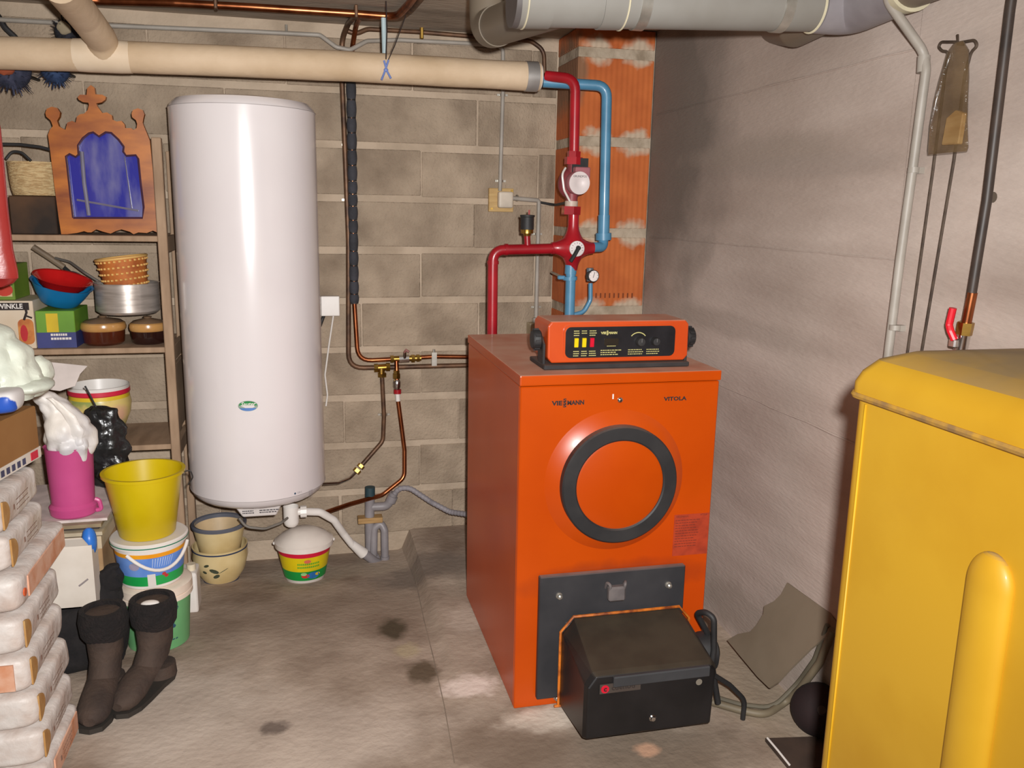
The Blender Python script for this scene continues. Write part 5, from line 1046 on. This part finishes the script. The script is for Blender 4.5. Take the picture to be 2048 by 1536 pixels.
# ================================================================== LEFT CLUTTER
M_blk = mat('black_bag', (24, 24, 26), .3, c2=(40, 42, 42), ns=10, bump=.8, bs=18, coat=.3)
def fzz(x, y): return fz(x, y)
M_bcl = mat('black_cloth', (22, 19, 20), .95, c2=(34, 30, 30), ns=16, bump=.5, bs=60)
hp1 = thing('black_cloth_heap', 'black cloth bundle heaped behind the boots', 'cloth', (-.66, 2.68, fz(-.66, 2.68)))
zh = fz(-.66, 2.68); MB().ball((-.70, 2.69, zh+.105), (.125, .075, .105), 36, 20, .55, .7, disp=.012, ds=11, seed=2).build('lower_fold', M_bcl, hp1)
MB().sack([(C(226, 1128, 2.74), V((.012, 0, 0)), V((0, .02, 0))), (C(220, 1142, 2.74), V((.032, 0, 0)), V((0, .03, 0))), (C(214, 1175, 2.73), V((.045, 0, 0)), V((0, .036, 0))), (C(210, 1220, 2.72), V((.055, 0, 0)), V((0, .04, 0))), (V((C(208, 1260, 2.71).x, 2.71, zh+.06)), V((.06, 0, 0)), V((0, .045, 0))), (V((C(206, 1260, 2.71).x, 2.71, zh+.003)), V((.05, 0, 0)), V((0, .04, 0)))], 34, 6, .012, 22, 6).build('upright_fold', M_bcl, hp1)
# open white box, carton behind, magazines, pink bin
YB = 2.645; bxL = C(98, 1150, YB).x; bxR = C(188, 1150, YB).x; zwt = C(165, 1092, YB).z; zw0 = zh+.215
wbx = thing('open_white_box', 'open white cardboard box with print next to the paper packs', 'box', ((bxL+bxR)/2, YB+.03, zw0))
M_wcard = mat('white_card', (222, 212, 200), .8, c2=(204, 192, 178), ns=6)
yb0, yb1 = YB, YB+.07
MB().box(bxL, bxR, yb0, yb0+.004, zw0, zwt).build('front_side', M_wcard, wbx); MB().box(bxL, bxR, yb1-.004, yb1, zw0, zwt).build('back_side', M_wcard, wbx)
MB().box(bxR-.004, bxR, yb0+.004, yb1-.004, zw0, zwt-.02).build('end_side', M_wcard, wbx); MB().box(bxL, bxR, yb0, yb1, zw0, zw0+.004).build('bottom', M_wcard, wbx)
MB().plate([(bxL, yb0, zwt), (bxR-.01, yb0, zwt), (bxR-.02, yb0-.02, zwt+.03), (bxL, yb0-.02, zwt+.03)], (0, .004, .002)).build('flap', M_wcard, wbx)
mb = MB(); mb.tube([C(158, 1172, YB-.001), C(166, 1166, YB-.001), C(176, 1158, YB-.001)], .0028, n=6); mb.build('print', mat('print_mid', (150, 140, 140), .7), wbx)
MB().ball(C(180, 1082, YB+.035), (.022, .022, .04), 18, 12, disp=.008, ds=20, seed=5).build('blue_plastic_bag', mat('blue_plastic', (48, 116, 206), .35), label='bright blue plastic bag poking out of the white box', cat='bag')
cbR = -.655; zc1 = C(232, 1045, 2.95).z; zf4 = fz(-.8, 2.75)+.001; zc1 = .385
ctn = thing('storage_carton', 'tan cardboard carton holding up the magazines and pink bin', 'box', (-.85, 2.8, zf4))
M_card = mat('cardboard', (180, 146, 106), .85, c2=(160, 126, 88), ns=8)
MB().box(-1.1, cbR, 2.775, 3.2, zf4, zc1).build('carton', M_card, ctn, bevel=.003)
MB().box(-1.1, cbR+.0008, 2.774, 3.201, zc1-.05, zc1+.0005).build('tape_band', mat('tape_beige', (206, 186, 156), .6), ctn)
zmg = zc1+.0012
for k in range(5):
    th = .009+.003*(k % 2); c_ = V((-.86+.01*math.sin(k*2), 2.955+.01*math.cos(k*3), zmg+th/2))
    MB().obox(c_, (.43, .43-.01*k, th-.0005), rotz(.02*math.sin(k*5))).build('magazine', mat('mag_'+str(k), [(96, 82, 70), (190, 176, 150), (60, 50, 46), (150, 132, 104), (216, 200, 196)][k], .5, ns=20), label=['lowest magazine with a grey brown cover in the pile under the pink bin', 'second lowest magazine with pale cover in the pile under the bin', 'middle magazine with dark brown cover in the pile under the bin', 'second highest magazine with tan cover in the pile under the bin', 'topmost pale magazine in the pile directly under the pink bin'][k], cat='magazine', group='magazine pile')
    zmg += th
# pink bin
pby = 2.835; pbx = C(146, 990, pby).x; zpb = zmg+.001; zpt = C(150, 905, pby-.08).z; rp0 = (C(194, 950, pby).x-C(98, 950, pby).x)/2
pk = thing('pink_bin', 'pink plastic waste bin on the magazines holding a white bag', 'bin', (pbx, pby, zpb))
M_pink = mat('pink_plastic', (200, 82, 138), .4, c2=(190, 72, 128), ns=5)
hpk = zpt-zpb
MB().lathe([(0, 0), (rp0*.9, 0), (rp0*.98, .006), (rp0*1.02, .03), (rp0*.9, .04), (rp0*1.0, hpk), (rp0*1.04, hpk+.004), (rp0*.97, hpk), (rp0*.86, .04), (rp0*.85, .012), (0, .01)], (pbx, pby, zpb), n=48).build('body', M_pink, pk)
MB().tube([V((pbx+rp0*.98, pby-.02, zpb+.05)), V((pbx+rp0*1.15, pby-.02, zpb+.045)), V((pbx+rp0*1.22, pby-.02, zpb+.015)), V((pbx+rp0*1.0, pby-.02, zpb+.012))], .007, bend=.02, n=8).build('foot_lug', M_pink, pk)
M_plw = mat('white_bag', (232, 224, 214), .45, c2=(206, 204, 206), ns=6, bump=.6, bs=14)
wbg = thing('white_plastic_bag', 'crumpled white plastic bag spilling out of the pink bin', 'bag', (pbx, pby, zpt-.02))
def psecs(lst, Y, dep, ref=1650): return [(C(x, y, Y), V((hw*Y/ref, 0, 0)), V((0, dep*hw/40, 0))) for x, y, hw in lst]
MB().sack(psecs([(78, 780, 9), (86, 787, 17), (102, 802, 25), (121, 822, 31), (133, 842, 38), (140, 866, 42), (143, 888, 42), (145, 908, 36), (146, 926, 30)], pby, .07), 52, 7, .013, 15, 3).build('draped_film', M_plw, wbg)
MB().sack(psecs([(100, 796, 5), (118, 812, 8), (138, 832, 10), (150, 856, 11), (156, 880, 10), (158, 898, 8)], pby-.058, .02), 22, 6, .006, 22, 5).build('twisted_fold', M_plw, wbg)
# black glossy bag with cord between bin and shelf
bpx = C(222, 890, 3.1)
bkb = thing('black_plastic_bag', 'shiny black plastic bag with thin cord beside the painted planter', 'bag', (bpx.x, 3.1, zc1+.002))
MB().sack(psecs([(188, 812, 8), (200, 818, 26), (208, 845, 31), (213, 885, 35), (217, 925, 33), (221, 945, 29), (220, 965, 24), (220, 978, 18)], 3.12, .05), 40, 7, .011, 24, 9).build('bag', M_blk, bkb)
MB().tube([C(170, 772, 3.09), C(180, 790, 3.09), C(192, 814, 3.09)], .003, n=6).build('cord', M_rubber, bkb)
# ------------------------------------------------------------------ stack of paper wrapped packs
M_paper = mat('wrapped_paper', (214, 206, 200), .5, c2=(190, 170, 158), ns=12, lo=.45, hi=.7, bump=.9, bs=16)
M_tan = mat('pack_tan', (196, 158, 104), .6, c2=(176, 128, 70), ns=14); M_orp = mat('pack_orange', (206, 140, 104), .6, c2=(222, 176, 150), ns=22, lo=.35, hi=.6)
M_gp = mat('pack_print', (150, 118, 104), .7)
names = ['topmost paper wrapped pack of the stack at left', 'second paper wrapped pack from the top of the stack', 'third pack from the top, orange seal on its side', 'fourth paper wrapped pack from the top of the stack', 'fifth pack from the top with orange printed end', 'sixth paper wrapped pack from the top of the stack', 'seventh paper wrapped pack, second lowest of the stack', 'lowest paper wrapped pack of the stack on the floor']
zs0 = fz(-.75, 2.15)+.001; ztp = RX(60, 940, -.67).z; hh = (ztp-zs0)/8
for k in range(8):                           # k=0 top
    xr = [-.675, -.672, -.655, -.655, -.650, -.642, -.638, -.634][k]; yn = [2.0, 2.02, 2.01, 2.0, 2.0, 2.0, 2.0, 2.0][k]; yf_ = [2.30, 2.31, 2.42, 2.33, 2.32, 2.32, 2.30, 2.31][k]
    zc_ = zs0+hh*(7-k)+hh/2; ln = .42; cy2 = (yn+yf_)/2; sy2 = (yf_-yn)/2
    t = thing('paper_pack', names[k], 'pack', (xr-ln/2, cy2, zc_-hh/2), 'stack of paper wrapped packs')
    MB().ball((xr-ln/2, cy2, zc_), (ln/2, sy2, hh/2*.965), 72, 30, .3, .17, disp=.005, ds=15, seed=k+1).build('wrapper', M_paper, t)
    # printed window near the front corner of the side
    pts = [V((xr+.002, yn+.02+.042*math.cos(math.radians(-90+15*j)), zc_+hh*.34*math.sin(math.radians(-90+15*j)))) for j in range(13)]
    if k not in (2, 7): MB().plate(pts, (-.004, 0, 0)).build('tan_print', M_tan, t)
    mb = MB()
    if k in (4,):
        MB().plate([(xr-.20, yn-.004, zc_-hh*.34), (xr-.03, yn-.004, zc_-hh*.34), (xr-.03, yn-.004, zc_+hh*.34), (xr-.20, yn-.004, zc_+hh*.34)], (0, .004, 0)).build('orange_print', M_orp, t)
    if k in (2, 7):
        MB().plate([(xr+.003, yn+.06, zc_-hh*.25), (xr+.003, yf_-.04, zc_-hh*.25), (xr+.003, yf_-.04, zc_+hh*.28), (xr+.003, yn+.06, zc_+hh*.28)], (-.004, 0, 0)).build('orange_print', M_orp, t)
    if k == 2: MB().plate([(xr+.004, yn+.03+.010*math.cos(j*.7), zc_+.010*math.sin(j*.7)) for j in range(9)], (-.003, 0, 0)).build('orange_seal', mat('seal_orange', (230, 100, 50), .5), t)
    else:
        for j in range(3): mb.strokes((xr+.004, yn+.10+.02*(k % 2), zc_+hh*.12-j*.012), Y1, Z1, .09, 1, .01, .0025)
        mb.obox((xr+.004, yn+.085+.02*(k % 2), zc_), (.001, .008, .012)); mb.build('grey_print', M_gp, t)
# cardboard box lying on the packs
zbx = ztp+.0015
Rb2 = rotz(-.42); 
p, q_ = C(100, 800, 2.35), C(0, 945, 2.0)
trb = thing('brown_tray_box', 'brown cardboard box with white printed base strip on the paper packs', 'box', (-.86, 2.17, zbx))
xr_ = -.70; hb2 = RX(60, 805, xr_).z-zbx
ctrb = V((xr_-.16, 2.16, zbx+hb2/2)); 
MB().obox(ctrb, (.30, .40, hb2), rotz(-.18)).build('carton', mat('brown_card', (150, 106, 58), .8, c2=(136, 92, 46), ns=5), trb, bevel=.003)
MB().obox(ctrb-V((0, 0, hb2/2-.014)), (.303, .403, .028), rotz(-.18)).build('printed_strip', M_wcard, trb)
Rr = rotz(-.18); o_ = ctrb+Rr @ V((.1525, -.12, -hb2/2+.013))
mb = MB()
for k in range(10): mb.add([o_+Rr @ V((.0006, .025*k, 0))+V((0, 0, z)) if False else o_+Rr @ V((.0006, .025*k+y, z)) for y, z in ((0, -.008), (.016, -.008), (.016, .008), (0, .008))], [(0, 1, 2, 3)])
mb.build('print_blocks', mat('print_navy', (70, 70, 100), .6), trb)
o2 = ctrb+Rr @ V((.153, .165, -hb2/2+.014)); MB().obox(o2, (.001, .035, .02), Rr).build('red_mark', mat('mark_red', (206, 30, 60), .5), trb)
# white plastic bags and papers on the box
ztt = zbx+hb2+.001
b1_ = thing('knotted_white_bag', 'knotted pale green white plastic bag lying on the brown box', 'bag', (-.83, 2.22, ztt))
qk = RX(40, 745, -.80); MB().sack([(C(-40, 640, 2.28), V((.02, 0, 0)), V((0, .03, 0))), (C(-10, 665, 2.28), V((.04, 0, 0)), V((0, .05, 0))), (C(10, 700, 2.28), V((.05, 0, 0)), V((0, .07, 0))), (C(15, 740, 2.28), V((.075, 0, 0)), V((0, .09, 0))), (C(20, 775, 2.28), V((.085, 0, 0)), V((0, .1, 0))), (C(20, 792, 2.28), V((.07, 0, 0)), V((0, .09, 0)))], 44, 7, .014, 15, 8).build('bag_body', mat('pale_green_bag', (218, 222, 206), .45, c2=(198, 204, 190), ns=7, bump=.7, bs=12), b1_)
MB().ball(C(72, 745, 2.33), (.034, .045, .042), 34, 20, disp=.010, ds=24, seed=9).build('knot', MATS['pale_green_bag'], b1_)
MB().ball(C(58, 770, 2.26), (.055, .07, .02), 34, 20, disp=.008, ds=18, seed=10).build('top_fold', MATS['pale_green_bag'], b1_)
bl_ = MB().ball(C(12, 800, 2.06), (.03, .05, .025), 26, 16, .6, .6, disp=.006, ds=15, seed=11).build('blue_white_pack', mat('pack_bluewhite', (226, 222, 220), .4, c2=(40, 84, 180), ns=5, lo=.55, hi=.57), label='small white and blue plastic pack at the front of the brown box', cat='pack')
# sheet of paper behind, pinned above the bin
pts = [C(70, 720, 2.75), C(78, 722, 2.75), C(175, 732, 2.75), C(160, 748, 2.75), C(150, 772, 2.75), C(120, 782, 2.75), C(72, 776, 2.75)]
MB().plate(pts, (.0, .003, 0)).build('paper_sheet', mat('grey_paper', (202, 190, 184), .8), label='pale grey paper sheet standing up behind the knotted white bag', cat='paper')
# red bag hanging at the left edge
rbg = thing('red_plastic_bag', 'translucent red plastic bag hanging at the left edge', 'bag', C(-10, 560, 2.75))
secs = []
for y, xr2 in ((215, -6), (260, 2), (330, 9), (420, 17), (500, 27), (540, 36), (556, 37), (566, 28), (574, 8)):
    a, b = C(-110, y, 2.75), C(xr2, y, 2.75); secs.append(((a+b)/2, (b-a)/2, V((0, .035 if 230 < y < 560 else .018, 0))))
MB().loft(secs, 26).build('bag', mat('red_film', (178, 56, 50), .3, c2=(160, 42, 42), ns=5, bump=.4, bs=10, coat=.5, alpha=.93), rbg)
MB().tube([C(-58, 218, 2.75), C(-58, 120, 2.75), V((C(-58, 120, 2.75).x, 2.75, ZC-.002))], .003, n=6).build('string', M_rubber, rbg)
# feather dusters up in the corner behind the pipe
def pompom(name, label, c, r, m, m2):
    t = thing(name, label, 'duster', c-V((0, 0, r)))
    mb = MB(); mb.ball(c, r*.7, 16, 10)
    rnd_ = random.Random(int(r*1e4)+len(label))
    for k in range(260):
        d_ = V((rnd_.gauss(0, 1), rnd_.gauss(0, 1), rnd_.gauss(0, 1))).normalized(); L_ = r*rnd_.uniform(.8, 1.08); s_ = frame(d_) @ V((1, 0, 0))
        mb.add([c+d_*r*.5-s_*.004, c+d_*r*.5+s_*.004, c+d_*L_+s_*.002, c+d_*L_-s_*.002], [(0, 1, 2, 3)])
    o = mb.build('feathers', m, t, kind='stuff')
    MB().ball(c+V((0, -r*.72, .01)), (r*.4, r*.18, r*.4), 14, 10, disp=.006, ds=40).build('heart', m2, t)
    MB().tube([c, V((c.x, D-.0, c.z+.01))], .006, n=8).build('stick', M_rubber, t)
pompom('feather_duster', 'dark blue feather duster with orange heart hanging left behind the pipe', C(22, 140, 3.3), .088, mat('feather_navy', (40, 44, 62), .9, c2=(62, 64, 84), ns=30), mat('feather_orange', (150, 74, 44), .9))
pompom('feather_duster', 'nearly black feather duster above the pipe under the branch pipe', C(134, 66, 3.5), .058, mat('feather_black', (26, 26, 32), .9, c2=(44, 44, 54), ns=30), mat('feather_pale', (150, 136, 112), .9))
MB().tube([W(-30, 10, .02), W(-5, 30, .02), W(10, 56, .025), W(34, 78, .02), W(40, 100, .02)], .011, bend=.05, n=10).build('black_cable', M_rubber, label='thick black cable on the wall at the upper left corner', cat='cable')
pompom('feather_duster', 'smaller blue feather duster with grey heart hanging right of the orange one', C(110, 138, 3.36), .068, mat('feather_blue', (36, 52, 84), .9, c2=(50, 70, 104), ns=30), mat('feather_grey', (84, 90, 112), .9))
